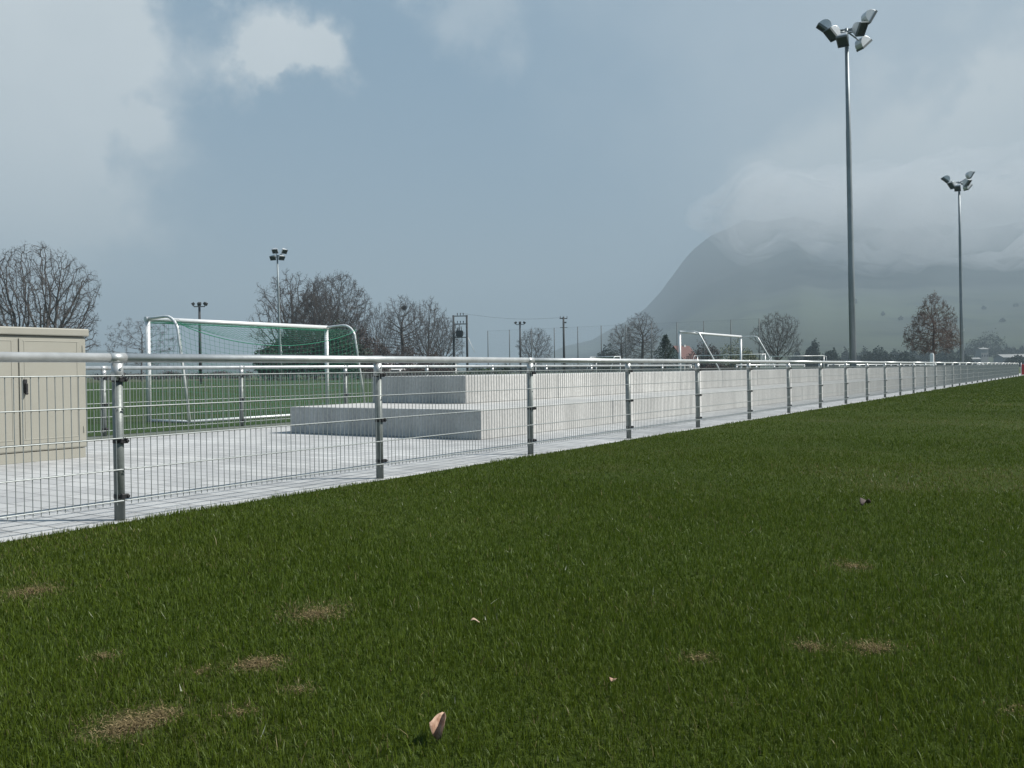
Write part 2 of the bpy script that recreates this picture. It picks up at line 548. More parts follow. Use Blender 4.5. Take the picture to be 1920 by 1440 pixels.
# =====================================================================
# fences
# =====================================================================
def panel_mesh(w=2.5, z0=.13, dz=.2, nh=5):
    P0, P1, R = [], [], []
    nv = 50
    for k in range(nv):
        y = .05 + (w - .1) * k / (nv - 1) - w / 2
        P0.append((0, y, z0 - .025)); P1.append((0, y, z0 + dz * (nh - 1) + .005)); R.append(.003)
    for j in range(nh):
        for sx_ in (-.0075, .0075):
            P0.append((sx_, -w / 2 + .01, z0 + dz * j)); P1.append((sx_, w / 2 - .01, z0 + dz * j)); R.append(.0045)
    return prisms(P0, P1, R, R, 6)


pV, pF = panel_mesh()
RZ, RR_ = 1.045, .030
rnd = random.Random(3)


def make_post(par, y):
    mb = MB()
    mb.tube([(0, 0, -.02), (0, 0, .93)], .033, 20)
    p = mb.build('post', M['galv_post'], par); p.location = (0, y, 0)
    mb = MB(); mb.tube([(0, 0, .90), (0, 0, 1.01)], .0365, 20)
    mb.tube([(.034, 0, .975), (.043, 0, .975)], .009, 8)
    mb.tube([(0, -.055, RZ), (0, .055, RZ)], .0325, 20)
    mb.build('rail_bracket', M['galv_rail'], p)
    for z in (.905, .51, .155):
        mb = MB()
        mb.box((.036, .012, z), (.028, .052, .030))
        mb.tube([(.048, .030, z), (.058, .030, z)], .011, 10)
        mb.tube([(0, 0, z - .014), (0, 0, z + .014)], .0355, 20)
        mb.build('clamp', M['black'], p, bevel=.003)
    return p


f1 = thing('mesh_fence', 'long galvanised barrier fence with wire mesh and round top rail along the lawn edge', 'fence', (FX, 0, 0))
Y0, BAY, NP = 3.529, 2.527, 33
post0 = make_post(f1, Y0)
pan0 = None
for i in range(-2, NP):
    y = Y0 + BAY * i
    if i != 0:
        c = copy_tree(post0); c.parent = f1; c.location = (0, y, 0)
        c.rotation_euler = (rnd.uniform(-.006, .006), rnd.uniform(-.009, .004), 0)
    if i < NP - 1:
        if pan0 is None:
            pan0 = np_mesh('mesh_panel', pV * np.array([1, BAY / 2.5, 1]), pF, M['wire'], f1)
            pn = pan0
        else:
            pn = pan0.copy(); C.objects.link(pn)
        pn.location = (.052, y + BAY / 2, 0)
for i in range(-2, NP - 1, 2):
    mb = MB(); y = Y0 + BAY * i
    mb.tube([(0, y + .005, RZ), (0, min(y + 2 * BAY, Y0 + BAY * (NP - 1)) - .005, RZ)], RR_, 20)
    mb.build('top_rail', M['galv_rail'], f1)

# pitch fence behind the seating steps, with openings
f2 = thing('mesh_fence', 'second galvanised mesh fence between the pitch and the paving, behind the concrete steps', 'fence', (KX, 0, 0))
yfirst = onx(470, KX).y
rails = [(yfirst - 3 * 2.6, onx(1295, KX).y), (onx(1381, KX).y, onx(1508, KX).y), (onx(1552, KX).y, onx(1752, KX).y)]
p2 = None; pan2 = None
for (ya, yb) in rails:
    nb = max(1, round((yb - ya) / 2.6)); w = (yb - ya) / nb
    mb = MB(); mb.tube([(0, ya - .03, RZ), (0, yb + .03, RZ)], RR_, 16); mb.build('top_rail', M['galv_rail'], f2)
    for i in range(nb + 1):
        c = copy_tree(post0); c.parent = f2; c.location = (0, ya + w * i, 0); c.rotation_euler = (0, 0, 0)
        if i < nb:
            if pan2 is None:
                pan2 = np_mesh('mesh_panel', pV, pF, M['wire'], f2); pn = pan2
            else:
                pn = pan2.copy(); C.objects.link(pn)
            pn.scale = (1, w / 2.5, 1); pn.location = (.052, ya + w * (i + .5), 0)

# =====================================================================
# stepped concrete seating
# =====================================================================
st = thing('seating_steps', 'long two tier step of pale cast concrete behind the front fence, grey end faces', 'seating steps', (0, 0, 0))
lo = gnd(902, 825); lo_l = gnd(541, 812)
ya = lo.y; xf = lo.x; xb = -10.62
h1, h2 = .41, .86
up_ = None
# upper tier corner: top edge at (873, 706)
d = ray(873, 757); t_ = (h1 - HC) / d.z; uc = CAM + d * t_
mb = MB(); y = ya; k = 0
while y < 80:
    L_ = 4.0; mb.box(((xf + xb) / 2, y + L_ / 2 - .004, h1 / 2), (xf - xb, L_ - .008, h1)); y += L_
lw = mb.build('lower_step', M['conc'], st, bevel=.012)
d = ray(680, 756); ul = CAM + d * ((h1 - HC) / d.z)
mb = MB(); y = uc.y; xu = uc.x; xul = ul.x
while y < 80:
    L_ = 3.0; mb.box(((xu + xul) / 2, y + L_ / 2 - .005, (h1 + h2) / 2 + .0015), (xu - xul, L_ - .010, h2 - h1)); y += L_
uw = mb.build('upper_step', M['conc'], st, bevel=.012)

# =====================================================================
# cabinet
# =====================================================================
cr = gnd(165, 857)
CX = cr.x; CYR = cr.y; CW = 1.72; CDp = .52; CH = 1.47
cb = thing('electrical_cabinet', 'beige metal electrical cabinet with two doors standing on the paving', 'cabinet', (CX, CYR, 0))
mb = MB(); mb.box((-CDp / 2, -CW / 2, .055), (CDp - .03, CW - .03, .11)); mb.build('plinth', M['cabinet'], cb, bevel=.004)
mb = MB(); mb.box((-CDp / 2, -CW / 2, (.115 + CH - .09) / 2), (CDp, CW, CH - .09 - .115)); mb.build('body', M['cabinet'], cb, bevel=.018)
mb = MB(); mb.box((-CDp / 2, -CW / 2, CH - .045), (CDp + .06, CW + .05, .085)); mb.build('roof', M['cabinet'], cb, bevel=.012)
for k, (ya_, yb_) in enumerate(((-CW + .06, -.80), (-.775, -.06))):
    mb = MB(); mb.box((.0075, (ya_ + yb_) / 2, (.20 + CH - .125) / 2), (.012, yb_ - ya_, CH - .125 - .20))
    for ya2_, yb2_ in ((ya_ + .05, ya_ + .062), (yb_ - .062, yb_ - .05)): mb.box((.0145, (ya2_ + yb2_) / 2, .785), (.005, yb2_ - ya2_, 1.08))
    for z_ in (.25, 1.32): mb.box((.0145, (ya_ + yb_) / 2, z_), (.0045, yb_ - ya_ - .08, .012))
    for z_ in (.32, 1.24): mb.tube([(.016, yb_ + .008 if k else ya_ - .008, z_ - .04), (.016, yb_ + .008 if k else ya_ - .008, z_ + .04)], .008, 8)
    dr = mb.build('door', M['cabinet'], cb, bevel=.002)
    if k == 1:
        mb = MB(); mb.box((.022, ya_ + .055, .83), (.02, .035, .15)); mb.box((.045, ya_ + .055, .81), (.028, .022, .10))
        mb.tube([(.03, ya_ + .055, .75), (.06, ya_ + .055, .75)], .014, 10)
        mb.build('handle', M['black'], dr, bevel=.004)


# =====================================================================
# goals
# =====================================================================
def grid_net(corner, u, v, nu, nv, sag=None, r=.0022):
    """net sheet: corner + s*u + t*v with threads both ways"""
    c = np.array(corner, float); u = np.array(u, float); v = np.array(v, float)
    S = np.linspace(0, 1, nu + 1); T = np.linspace(0, 1, nv + 1)
    P = c + S[:, None, None] * u + T[None, :, None] * v
    if sag is not None: P = P + sag(S[:, None], T[None, :])
    A = np.concatenate([P[:-1, :].reshape(-1, 3), P[:, :-1].reshape(-1, 3)])
    B = np.concatenate([P[1:, :].reshape(-1, 3), P[:, 1:].reshape(-1, 3)])
    return A, B, np.full(len(A), r)


def goal(label, A, W, Hh, topd, botd, group=None, rough=False, net=True, straight=False, rz=0.0, mesh=.12, nr=.0026):
    """A: foot of the near post; goal runs along local +Y, its net side is local +X"""
    g = thing('football_goal', label, 'goal', A, rz, group)
    r = .05
    mb = MB(); mb.tube([(0, 0, Hh - r), (0, W, Hh - r)], r, 14); mb.tube([(0, 0, 0), (0, 0, Hh)], r, 14)
    mb.V.pop(); mb = MB()
    mb.tube([(0, -r, Hh - r), (0, W + r, Hh - r)], r, 14); mb.build('crossbar', M['alu'], g)
    for y in (0, W):
        mb = MB(); mb.tube([(0, y, 0), (0, y, Hh - 2 * r)], r, 14); mb.build('goalpost', M['alu'], g)
        mb = MB(); q = .028
        if straight:
            pts = [(0, y, Hh - .06), (topd * .8, y, Hh - .06), (topd, y, Hh - .12), (topd + .06, y, Hh - .22), (botd, y, .03)]
        else:
            pts = [(0, y, Hh - .04)] + [(topd * .55 * f_, y, Hh - .04 + .02 * f_) for f_ in (.5, 1)]
            for k in range(7):
                a = math.pi / 2 * k / 6 * .94
                pts.append((topd * .6 + (topd * .4) * math.sin(a), y, Hh - .02 - (topd * .4) * (1 - math.cos(a)) * .95))
            pts.append((botd, y, .03))
        mb.tube(pts, q, 10); mb.build('net_support', M['alu'], g)
    mb = MB(); mb.tube([(botd, 0, .03), (botd, W, .03)], .03, 10)
    for y in (0, W): mb.tube([(0, y, .03), (botd, y, .03)], .028, 10)
    mb.build('ground_frame', M['alu'], g)
    if net:
        As, Bs, Rs = [], [], []
        nY = int(W / mesh); nZ = int(Hh / mesh)

        def sg(S, T): return np.stack([0 * S + T * 0, 0 * S + 0 * T, -(np.sin(np.pi * S) ** .7) * (T) * .42 + 0 * S], -1)
        # top sheet, hanging in a long curve from the crossbar to the far support
        parts = [grid_net((0, 0, Hh - .09), (0, W, 0), (topd, 0, 0), nY, 8, sg, nr),
                 grid_net((topd, 0, Hh - .14), (0, W, 0), (botd - topd, 0, -Hh + .2), nY, nZ,
                          lambda S, T: np.stack([-.12 * np.sin(np.pi * T) * np.sin(np.pi * S), 0 * S * T, -(np.sin(np.pi * S) ** .7) * (1 - T) * .42], -1), nr)]
        for y in (0, W):
            parts.append(grid_net((0, y, .05), (topd + .1, 0, 0), (0, 0, Hh - .2), 8, nZ, None, nr))
        As = np.concatenate([p[0] for p in parts]); Bs = np.concatenate([p[1] for p in parts]); Rs = np.concatenate([p[2] for p in parts])
        V, Fq = prisms(As, Bs, Rs, Rs, 3)
        np_mesh('net', V, Fq, M['net'], g)
        # doubled hem of the net just under the crossbar and the drooping rope
        mb = MB(); pts = []
        for k in range(25):
            s_ = k / 24; pts.append((topd, W * s_, Hh - .14 - .42 * math.sin(math.pi * s_) ** .7))
        mb.tube(pts, .009, 5)
        mb.tube([(.02, .05, Hh - .12), (.02, W - .05, Hh - .12)], .012, 6)
        mb.build('net_rope', M['net'], g)
    return g


a1 = gnd(280, 791)
goal('small goal with sagging green net left of the concrete steps, nearest of all the goals', (a1.x, a1.y, 0), 5.0, 2.10, .95, 1.25)
a2 = at(1275, 700, 35.9)
goal('full size goal without net right of the small conifer, rear struts slanting', (a2.x, a2.y, 0), 7.35, 2.44, .8, 2.1, net=False, straight=True)
for (xa, ya2, Da, xb2, Db, W, Hh, lab) in ((1308, 667, 103, 1435, 98, None, 2.44, 'distant white goal seen under the crossbar of the bare goal'),
                                           (1443, 668, 117, 1545, 117, None, 2.44, 'distant white goal with its right post clear, below the round crowned tree'),
                                           (1118, 668, 80, 1163, 78, None, 2.10, 'distant white goal left of the small conifer, crossbar just above the fence rail')):
    A = at(xa, 700, Da); B = at(xb2, 700, Db)
    A.z = B.z = 0
    v = B - A
    goal(lab, A, v.length, Hh, .8, 1.6, 'distant white goals across the pitch', net=False, straight=True, rz=math.atan2(v.y, v.x) - math.pi / 2)


# =====================================================================
# floodlight masts
# =====================================================================
def rotm(rz, tilt, roll=0):
    return np.array((Matrix.Rotation(rz, 3, 'Z') @ Matrix.Rotation(tilt, 3, 'X') @ Matrix.Rotation(roll, 3, 'Y')))


def floodlight(par, loc, rz, tilt, s=1.0, roll=0):
    """half-round reflector housing; light leaves along local +Y, tilted down"""
    R = rotm(rz, tilt, roll); L = np.array(loc, float)
    prof = [(.0, -.40), (.0, .40)] + [(-.48 * math.sin(a), .40 * math.cos(a)) for a in np.linspace(.25, math.pi - .25, 9)]
    poly = [(p[0] * s, p[1] * s) for p in prof]     # (y, z)
    mb = MB(); mb.prism(poly, 0, -.30 * s, .30 * s, (R, L))
    hd = mb.build('lamp_head', M['lampbody'], par, bevel=.012 * s)
    mb = MB(); mb.prism([(.004, -.37 * s), (.004, .37 * s), (.03 * s, .37 * s), (.03 * s, -.37 * s)], 0, -.27 * s, .27 * s, (R, L))
    mb.build('lamp_lens', M['lampglass'], hd)
    # deep dark rim round the glass
    mb = MB()
    for z in (-.40, .40): mb.prism([(-.02 * s, z * s - .02 * s), (.11 * s, z * s - .02 * s), (.11 * s, z * s + .02 * s), (-.02 * s, z * s + .02 * s)], 0, -.32 * s, .32 * s, (R, L))
    for x in (-.30, .30): mb.prism([(-.02 * s, -.38 * s), (.11 * s, -.38 * s), (.11 * s, .38 * s), (-.02 * s, .38 * s)], 0, (x - .02) * s, (x + .02) * s, (R, L))
    mb.build('rim', M['lampdark'], hd)
    return hd


def mast(label, top, Hh, r0, r1, heads, lean=(0, 0), s=1.0, name='floodlight_mast', group='floodlight masts beside the pitch'):
    g = thing(name, label, 'floodlight mast', (top.x, top.y, 0), YAW, group)
    # lean is expressed by the empty's tilt about the viewing axis
    g.rotation_euler = (0, lean[0], YAW)
    mb = MB(); zs = [-.1, Hh * .33, Hh * .34, Hh * .72, Hh * .73, Hh]
    rs = [r0, r0 * .84 + r1 * .16, r0 * .72 + r1 * .28, r0 * .45 + r1 * .55, r0 * .3 + r1 * .7, r1]
    mb.tube([(0, 0, z) for z in zs], rs, 16)
    pl = mb.build('pole', M['mast'], g)
    mb = MB(); mb.box((r0 + .03, 0, Hh * .235), (.10, .14, .25)); mb.tube([(r0 * .9, .05, 0), (r0 * .9, .05, Hh * .3)], .02, 6)
    mb.build('junction_box', M['lampbody'], pl)
    mb = MB()
    mb.tube([(0, 0, Hh - .1), (0, 0, Hh + .25)], .09 * s, 10)
    for (x, y, z, rz, tl, rl) in heads:
        mb.tube([(0, 0, Hh + .1), (x * .55, y * .55, Hh + z * .5 + .05)], .045 * s, 8)
        mb.tube([(x * .55, y * .55, Hh + z * .5 + .05), (x * .92, y * .92, Hh + z)], .035 * s, 6)
    xs = [h[0] for h in heads]
    mb.tube([(min(xs) * .8, 0, Hh + .12), (max(xs) * .8, 0, Hh + .32)], .03 * s, 6)
    mb.tube([(min(xs) * .5, -.12, Hh - .1), (max(xs) * .5, -.12, Hh + .05)], .045 * s, 6)
    mb.build('lamp_bracket', M['mast'], g)
    for (x, y, z, rz, tl, rl) in heads:
        floodlight(g, (x, y, Hh + z), rz, tl, s, rl)
    return g


HX = -11.2
b1 = onx(1600, HX); b2 = onx(1804.5, HX)
p = (b1 - CAM).dot(FH)
T1 = at(1584, 62, p); T2 = at(1796, 345, (b2 - CAM).dot(FH))
# heads in the mast's frame: x right, y away from the viewer, z up
H6 = [(-1.30, .25, .42, RAD(82), RAD(-52), 0), (-1.05, -.35, -.18, RAD(112), RAD(-48), 0), (-.42, -.45, -.62, RAD(150), RAD(-62), 0),
      (1.55, .2, .95, RAD(-84), RAD(-32), 0), (.72, -.5, .05, RAD(-150), RAD(-38), RAD(12)), (1.18, .35, -.62, RAD(-72), RAD(-50), 0)]
mast('tallest floodlight mast, thick grey pole with six lamps behind the concrete steps', b1, T1.z, .18, .10, [(x * .9, y * .9, z * .9, a, b_, c_) for x, y, z, a, b_, c_ in H6], (-RAD(.75), 0), .90)
H6b = [(-1.45, .2, .55, RAD(84), RAD(-50), 0), (-1.0, -.35, -.22, RAD(115), RAD(-45), 0), (-.4, -.45, -.55, RAD(150), RAD(-60), 0),
       (1.45, .2, 1.0, RAD(-86), RAD(-34), 0), (.8, -.4, .0, RAD(-140), RAD(-40), RAD(8)), (1.15, .3, -.35, RAD(-70), RAD(-48), 0)]
mast('second floodlight mast, right of the brown leafy tree, six lamps', b2, T2.z, .18, .095, [(x * .88, y * .88, z * .88, a, b_, c_) for x, y, z, a, b_, c_ in H6b], (-RAD(.75), 0), .90)
b3 = terr(526.5, 110); T3 = at(520, 482, 110)
H4 = [(-.22, -.1, .70, RAD(172), RAD(-35), RAD(90)), (.86, .1, .66, RAD(-128), RAD(-35), RAD(90)), (-.52, -.1, -.12, RAD(165), RAD(-30), RAD(90)), (.56, -.1, -.14, RAD(-135), RAD(-35), RAD(90))]
mast('thin floodlight mast with four lamps in two tiers, left of the tall bare trees', b3, T3.z, .17, .09, H4, (-RAD(.75), 0), .85)


def lamp_post(label, px, py, D):
    b_ = terr(px, D); top = at(px, py, D)
    g = thing('training_light_pole', label, 'light pole', (b_.x, b_.y, 0), YAW, 'dark timber poles with small lamps')
    Hh = top.z
    mb = MB(); mb.tube([(0, 0, -.1), (0, 0, Hh)], [.17, .11], 10); mb.build('pole', M['wood'], g)
    mb = MB(); mb.tube([(-.55, 0, Hh - .05), (.55, 0, Hh - .05)], .05, 6)
    for x in (-.55, 0, .55): mb.tube([(x, 0, Hh - .05), (x, 0, Hh + .12)], .035, 6)
    mb.build('crossarm', M['wood'], g)
    for x, rz, tl in ((-.62, RAD(110), 0), (0, RAD(180), 0), (.62, RAD(-110), 0)):
        R = rotm(rz, RAD(-25)); L = np.array((x, 0, Hh + .22))
        mb = MB(); mb.prism([(-.16, -.07), (.12, -.17), (.16, .13), (-.12, .16)], 0, -.17, .17, (R, L))
        mb.build('lamp_head', M['wood'], g)
    return g


lamp_post('timber pole with three small lamps behind the netted small goal', 376, 574, 92)
lamp_post('timber pole with three small lamps, right of the transformer poles', 976, 608, 130)

# transformer on two poles
D = 129
A = terr(851.5, D); B = terr(876.5, D); zt = at(863, 591, D).z
g = thing('pole_transformer', 'two timber poles with crossbeams carrying a dark transformer', 'transformer', (A.x, A.y, 0), YAW)
w = (B - A).length
for x in (0, w):
    mb = MB(); mb.tube([(x, 0, -.1), (x, 0, zt)], [.19, .14], 10); mb.build('pole', M['wood'], g)
mb = MB()
for z in (zt - .12, zt - 1.25, zt - 3.15): mb.box((w / 2, 0, z), (w + .3, .16, .13))
mb.box((w * .62, 0, zt - 4.9), (.06, .06, 3.4))
mb.build('crossbeam', M['wood'], g)
for z in (zt - .05, zt - 1.18):
    mb = MB()
    for k in range(3):
        x = w * (.3 + .22 * k); mb.tube([(x, -.05, z), (x, -.05, z + .12), (x, -.05, z + .14), (x, -.05, z + .38)], [.03, .03, .07, .05], 8)
    mb.build('insulator', M['wood'], g)
mb = MB(); mb.box((w * .45, -.1, zt - 2.62), (.82, .6, .9)); mb.box((w * .45, -.1, zt - 2.62), (1.0, .36, .7))
for k in range(3): mb.tube([(w * .45 - .25 + .25 * k, -.1, zt - 2.15), (w * .45 - .25 + .25 * k, -.1, zt - 1.7)], [.07, .04], 8)
mb.build('transformer_tank', M['wood'], g, bevel=.03)
mb = MB(); mb.tube([(w + .1, 0, zt - 3.1), (w + 1.1, 0, zt - 5.3)], .03, 5); mb.build('stay_cable', M['white'], g)

# electricity pole
D2 = 135
Bp = terr(1058, D2); zp = at(1057, 594, D2).z
g = thing('electricity_pole', 'single dark electricity pole with crossarms, right of the lamp pole', 'electricity pole', (Bp.x, Bp.y, 0), YAW)
mb = MB(); mb.tube([(0, 0, -.1), (-.03, 0, zp)], [.2, .14], 10); mb.build('pole', M['wood'], g)
mb = MB(); mb.box((-.03, 0, zp - .25), (1.15, .12, .13), rotm(.2, 0)); mb.box((0, 0, zp - 1.6), (1.1, .08, .08))
mb.box((.25, 0, zp - .85), (.3, .2, .2)); mb.build('crossarm', M['wood'], g)
mb = MB()
for x in (-.5, 0, .5): mb.tube([(x, 0, zp - .2), (x, 0, zp + .12)], [.05, .03], 8)
mb.build('insulator', M['wood'], g)
# wire between them
mb = MB(); s0 = Vector((A.x, A.y, zt + .3)) + rgt0 * w * .5; s1 = Vector((Bp.x, Bp.y, zp - .1))
mb.tube([tuple(s0.lerp(s1, k / 14) - Vector((0, 0, 1.0 * math.sin(math.pi * k / 14) * .5))) for k in range(15)], .012, 4)
tag(mb.build('overhead_wire', M['wood']), 'thin wire strung from the transformer poles to the electricity pole', 'wire')

# ball catch net on tall posts
g = thing('ball_catch_net', 'very tall grey ball catch net strung on thin posts across the far end', 'net', (0, 0, 0))
xs_ = [(915.5, 619), (956, 617), (997, 617), (1040, 614), (1084, 611), (1128, 608), (1174, 608), (1222, 605), (1270, 602), (1320, 600), (1371, 599), (1424, 597)]
tops = []
for px, py in xs_:
    D = 8.0 - .93
    D = D * F / (hor(px) - py - 1)
    tops.append(at(px, py, D))
# smooth the line of posts into one straight row
Pn = np.array([(q.x, q.y) for q in tops]); kk = np.arange(len(Pn))
fx = np.polyfit(kk, Pn[:, 0], 1); fy = np.polyfit(kk, Pn[:, 1], 1)
d0 = np.array([fx[0], fy[0]])
Pt = []
for (px, py), q in zip(xs_, tops):
    rr_ = ray(px, 690); # meet the row's line with the sight line
    a_ = np.array([[rr_.x, -fx[0]], [rr_.y, -fy[0]]]); t2 = np.linalg.solve(a_, np.array([fx[1], fy[1]]))
    Pt.append((rr_.x * t2[0], rr_.y * t2[0]))
for (x, y) in Pt:
    mb = MB(); mb.tube([(x, y, -.1), (x, y, 8.0)], [.085, .07], 8); mb.build('post', M['darkpost'], g)
NA, NBb = [], []
for (xa, ya_), (xb2, yb_) in zip(Pt[:-1], Pt[1:]):
    for k in range(17):
        s_ = k / 17; NA.append((xa + (xb2 - xa) * s_, ya_ + (yb_ - ya_) * s_, .3)); NBb.append((xa + (xb2 - xa) * s_, ya_ + (yb_ - ya_) * s_, 7.9))
    for z in np.arange(.3, 8.0, .25): NA.append((xa, ya_, z)); NBb.append((xb2, yb_, z))
rN = np.full(len(NA), .0024); V, Fq = prisms(NA, NBb, rN, rN, 3); np_mesh('net', V, Fq, M['netgrey'], g)
mb = MB(); mb.tube([(*Pt[0], 7.95), (*Pt[-1], 7.95)], .008, 4); mb.build('top_cable', M['netgrey'], g)

# =====================================================================
# trees
# =====================================================================


def branch_tree(seed, W=1.1, z0=.2, shape='dome', trunk=.18, natt=2600, stems=1, r_trunk=.026, twig=.028, ntw=3, rmin=.0007, up=.12, lump=.10):
    """bare tree one unit high whose branches grow towards points spread through its crown"""
    r = np.random.default_rng(seed)
    n = natt * 4
    q = r.uniform(-1, 1, (n, 3))
    x, y, z = q[:, 0], q[:, 1], (q[:, 2] + 1) / 2
    rad = np.hypot(x, y); az = np.arctan2(y, x)
    if shape == 'dome': lim = np.sqrt(np.clip(1 - ((z - .38) / np.where(z > .38, .62, .50)) ** 2, 0, 1))
    elif shape == 'ball': lim = np.sqrt(np.clip(1 - ((z - .48) / .53) ** 2, 0, 1))
    elif shape == 'cone': lim = np.where(z < .16, .55 + z * 2.8, 1.0 * (1 - np.clip((z - .16) / .84, 0, 1)) ** .62)
    else: lim = np.clip(1 - ((z - .45) / np.where(z > .45, .56, .6)) ** 2, 0, 1) ** .55
    lim = lim * (1 + lump * (np.sin(az * 3 + seed) * np.sin(z * 9 + seed) + .6 * np.sin(az * 7 + z * 13)))
    ok = rad < lim; ok &= r.random(n) < (.35 + .65 * rad / np.maximum(lim, .05))
    A = np.stack([x * W / 2, y * W / 2, z0 + z * (1 - z0)], 1)[ok][:natt]
    nodes = []; par = []
    for s_ in range(stems):
        base = np.array([r.uniform(-.02, .02), r.uniform(-.02, .02), 0]) if stems > 1 else np.zeros(3)
        dr = np.array([r.uniform(-.25, .25), r.uniform(-.25, .25), 1]) if stems > 1 else np.array([r.uniform(-.04, .04), r.uniform(-.04, .04), 1])
        top = .62 if shape == 'cone' or shape == 'tall' else trunk
        k = 0; p = base.copy()
        while p[2] < top:
            par.append(len(nodes) - 1 if k else -1); nodes.append(p.copy()); p = p + dr / np.linalg.norm(dr) * .016 + r.normal(0, .0012, 3) * (1, 1, 0); k += 1
    X = np.array(nodes); par = list(par)
    di, dk, st = .30, .030, .016
    D2 = ((A[:, None] - X[None]) ** 2).sum(-1); near = D2.argmin(1); dmin = np.sqrt(D2.min(1))
    alive = np.ones(len(A), bool); Xs = [X]; tot = len(X); allX = X
    for it in range(170):
        act = alive & (dmin < di * 2.2)
        if act.sum() == 0: break
        ids = near[act]; v = A[act] - allX[ids]; v /= np.linalg.norm(v, axis=1, keepdims=True)
        uq, inv = np.unique(ids, return_inverse=True)
        acc_ = np.zeros((len(uq), 3)); np.add.at(acc_, inv, v)
        acc_ /= np.maximum(np.linalg.norm(acc_, axis=1, keepdims=True), 1e-6)
        acc_ += np.array([0, 0, up]) + r.normal(0, .16, acc_.shape)
        acc_ /= np.linalg.norm(acc_, axis=1, keepdims=True)
        NX = allX[uq] + acc_ * st
        par += uq.tolist(); allX = np.concatenate([allX, NX])
        dd = np.sqrt(((A[:, None] - NX[None]) ** 2).sum(-1)); jn = dd.argmin(1); dm = dd[np.arange(len(A)), jn]
        better = dm < dmin; near[better] = tot + jn[better]; dmin[better] = dm[better]
        tot += len(NX); alive &= dmin > dk
    X = allX; par = np.array(par); N_ = len(X)
    w_ = np.zeros(N_); child = np.zeros(N_, int)
    for i_ in range(N_ - 1, -1, -1):
        if child[i_] == 0: w_[i_] = 1
        if par[i_] >= 0: w_[par[i_]] += w_[i_]; child[par[i_]] += 1
    mx_ = w_[par < 0].max()
    R = np.maximum(r_trunk * (w_ / mx_) ** .46, rmin)
    m_ = par >= 0; P0, P1, R0, R1 = X[par[m_]], X[m_], R[par[m_]], R[m_]
    R0 = np.minimum(R0, R1 * 1.6)
    big = R1 > r_trunk * .20
    # twigs from the thin branches
    thin = np.where((R < r_trunk * .10) & (par >= 0))[0]
    T0, T1 = [], []
    for lev, (k, L_) in enumerate(((ntw, twig), (2, twig * .6))):
        if lev == 0: b0 = X[thin]; bd = X[thin] - X[par[thin]]
        bd = bd / np.maximum(np.linalg.norm(bd, axis=1, keepdims=True), 1e-6)
        o0 = np.repeat(b0, k, 0); od = np.repeat(bd, k, 0) + r.normal(0, .75, (len(b0) * k, 3)) + np.array([0, 0, .15])
        od /= np.linalg.norm(od, axis=1, keepdims=True)
        o1 = o0 + od * L_ * r.uniform(.4, 1.3, (len(o0), 1))
        T0.append(o0); T1.append(o1); b0, bd = o1, od
    T0 = np.concatenate(T0); T1 = np.concatenate(T1)
    zt_ = np.percentile(T1[:, 2], 99.5); kv = np.array([1, 1, 1 / zt_])
    rt = np.full(len(T0), rmin)
    return (P0 * kv, P1 * kv, R0, R1, big), (T0 * kv, T1 * kv, rt * 1.1, rt * .7)


def leafquads(r, P, size, asp=.6):
    n = len(P)
    a = r.normal(0, 1, (n, 3)); a /= np.linalg.norm(a, axis=1, keepdims=True)
    b_ = r.normal(0, 1, (n, 3)); b_ -= a * (a * b_).sum(1, keepdims=True); b_ /= np.linalg.norm(b_, axis=1, keepdims=True)
    s_ = size * r.uniform(.6, 1.4, (n, 1))
    V = np.stack([P - a * s_, P + b_ * s_ * asp, P + a * s_, P - b_ * s_ * asp], 1).reshape(-1, 3)
    Fc_ = (np.arange(n) * 4)[:, None] + np.array([[0, 1, 2, 3]])
    return V, Fc_


ARCH = {}


def arche(key, barkm, **kw):
    """build trunk and crown meshes one unit high (kept as data, shared by copies)"""
    (P0, P1, R0, R1, big), (T0, T1, t0, t1) = branch_tree(**kw)
    V, Fq = prisms(P0[big], P1[big], R0[big], R1[big], 7)
    o = np_mesh('trunk', V, Fq, barkm, smooth=True); tm = o.data; bpy.data.objects.remove(o)
    V1, F1 = prisms(P0[~big], P1[~big], R0[~big], R1[~big], 3); V2, F2 = prisms(T0, T1, t0, t1, 3)
    o = np_mesh('crown', np.concatenate([V1, V2]), np.concatenate([F1, F2 + len(V1)]), barkm); cm_ = o.data; bpy.data.objects.remove(o)
    ARCH[key] = ([tm, cm_], T1)


arche('round', M['bark'], seed=11, W=1.12, z0=.16, shape='dome', trunk=.10, stems=3, r_trunk=.028, natt=2700, rmin=.0007, up=.08, ntw=2, lump=.14)
arche('round2', M['bark'], seed=23, W=.98, z0=.10, shape='dome', trunk=.14, natt=2600, r_trunk=.030, rmin=.0009, ntw=3, lump=.16)
arche('tall', M['bark'], seed=37, W=.60, z0=.16, shape='tall', trunk=.2, natt=1400, r_trunk=.026, rmin=.0009, up=.2, ntw=2, lump=.22)
arche('tall2', M['bark'], seed=41, W=.85, z0=.18, shape='dome', trunk=.2, natt=1100, r_trunk=.030, rmin=.0009, up=.15, lump=.28, ntw=2)
arche('ball', M['bark'], seed=53, W=1.08, z0=.22, shape='ball', trunk=.26, natt=1300, r_trunk=.028, rmin=.0010, up=.06, lump=.18, ntw=2)
arche('small', M['bark'], seed=67, W=1.15, z0=.18, shape='tall', trunk=.2, natt=420, r_trunk=.014, rmin=.0012, ntw=2)
arche('cone', M['barkred'], seed=71, W=.86, z0=.25, shape='cone', trunk=.25, natt=1700, r_trunk=.022, rmin=.0011, lump=.26)


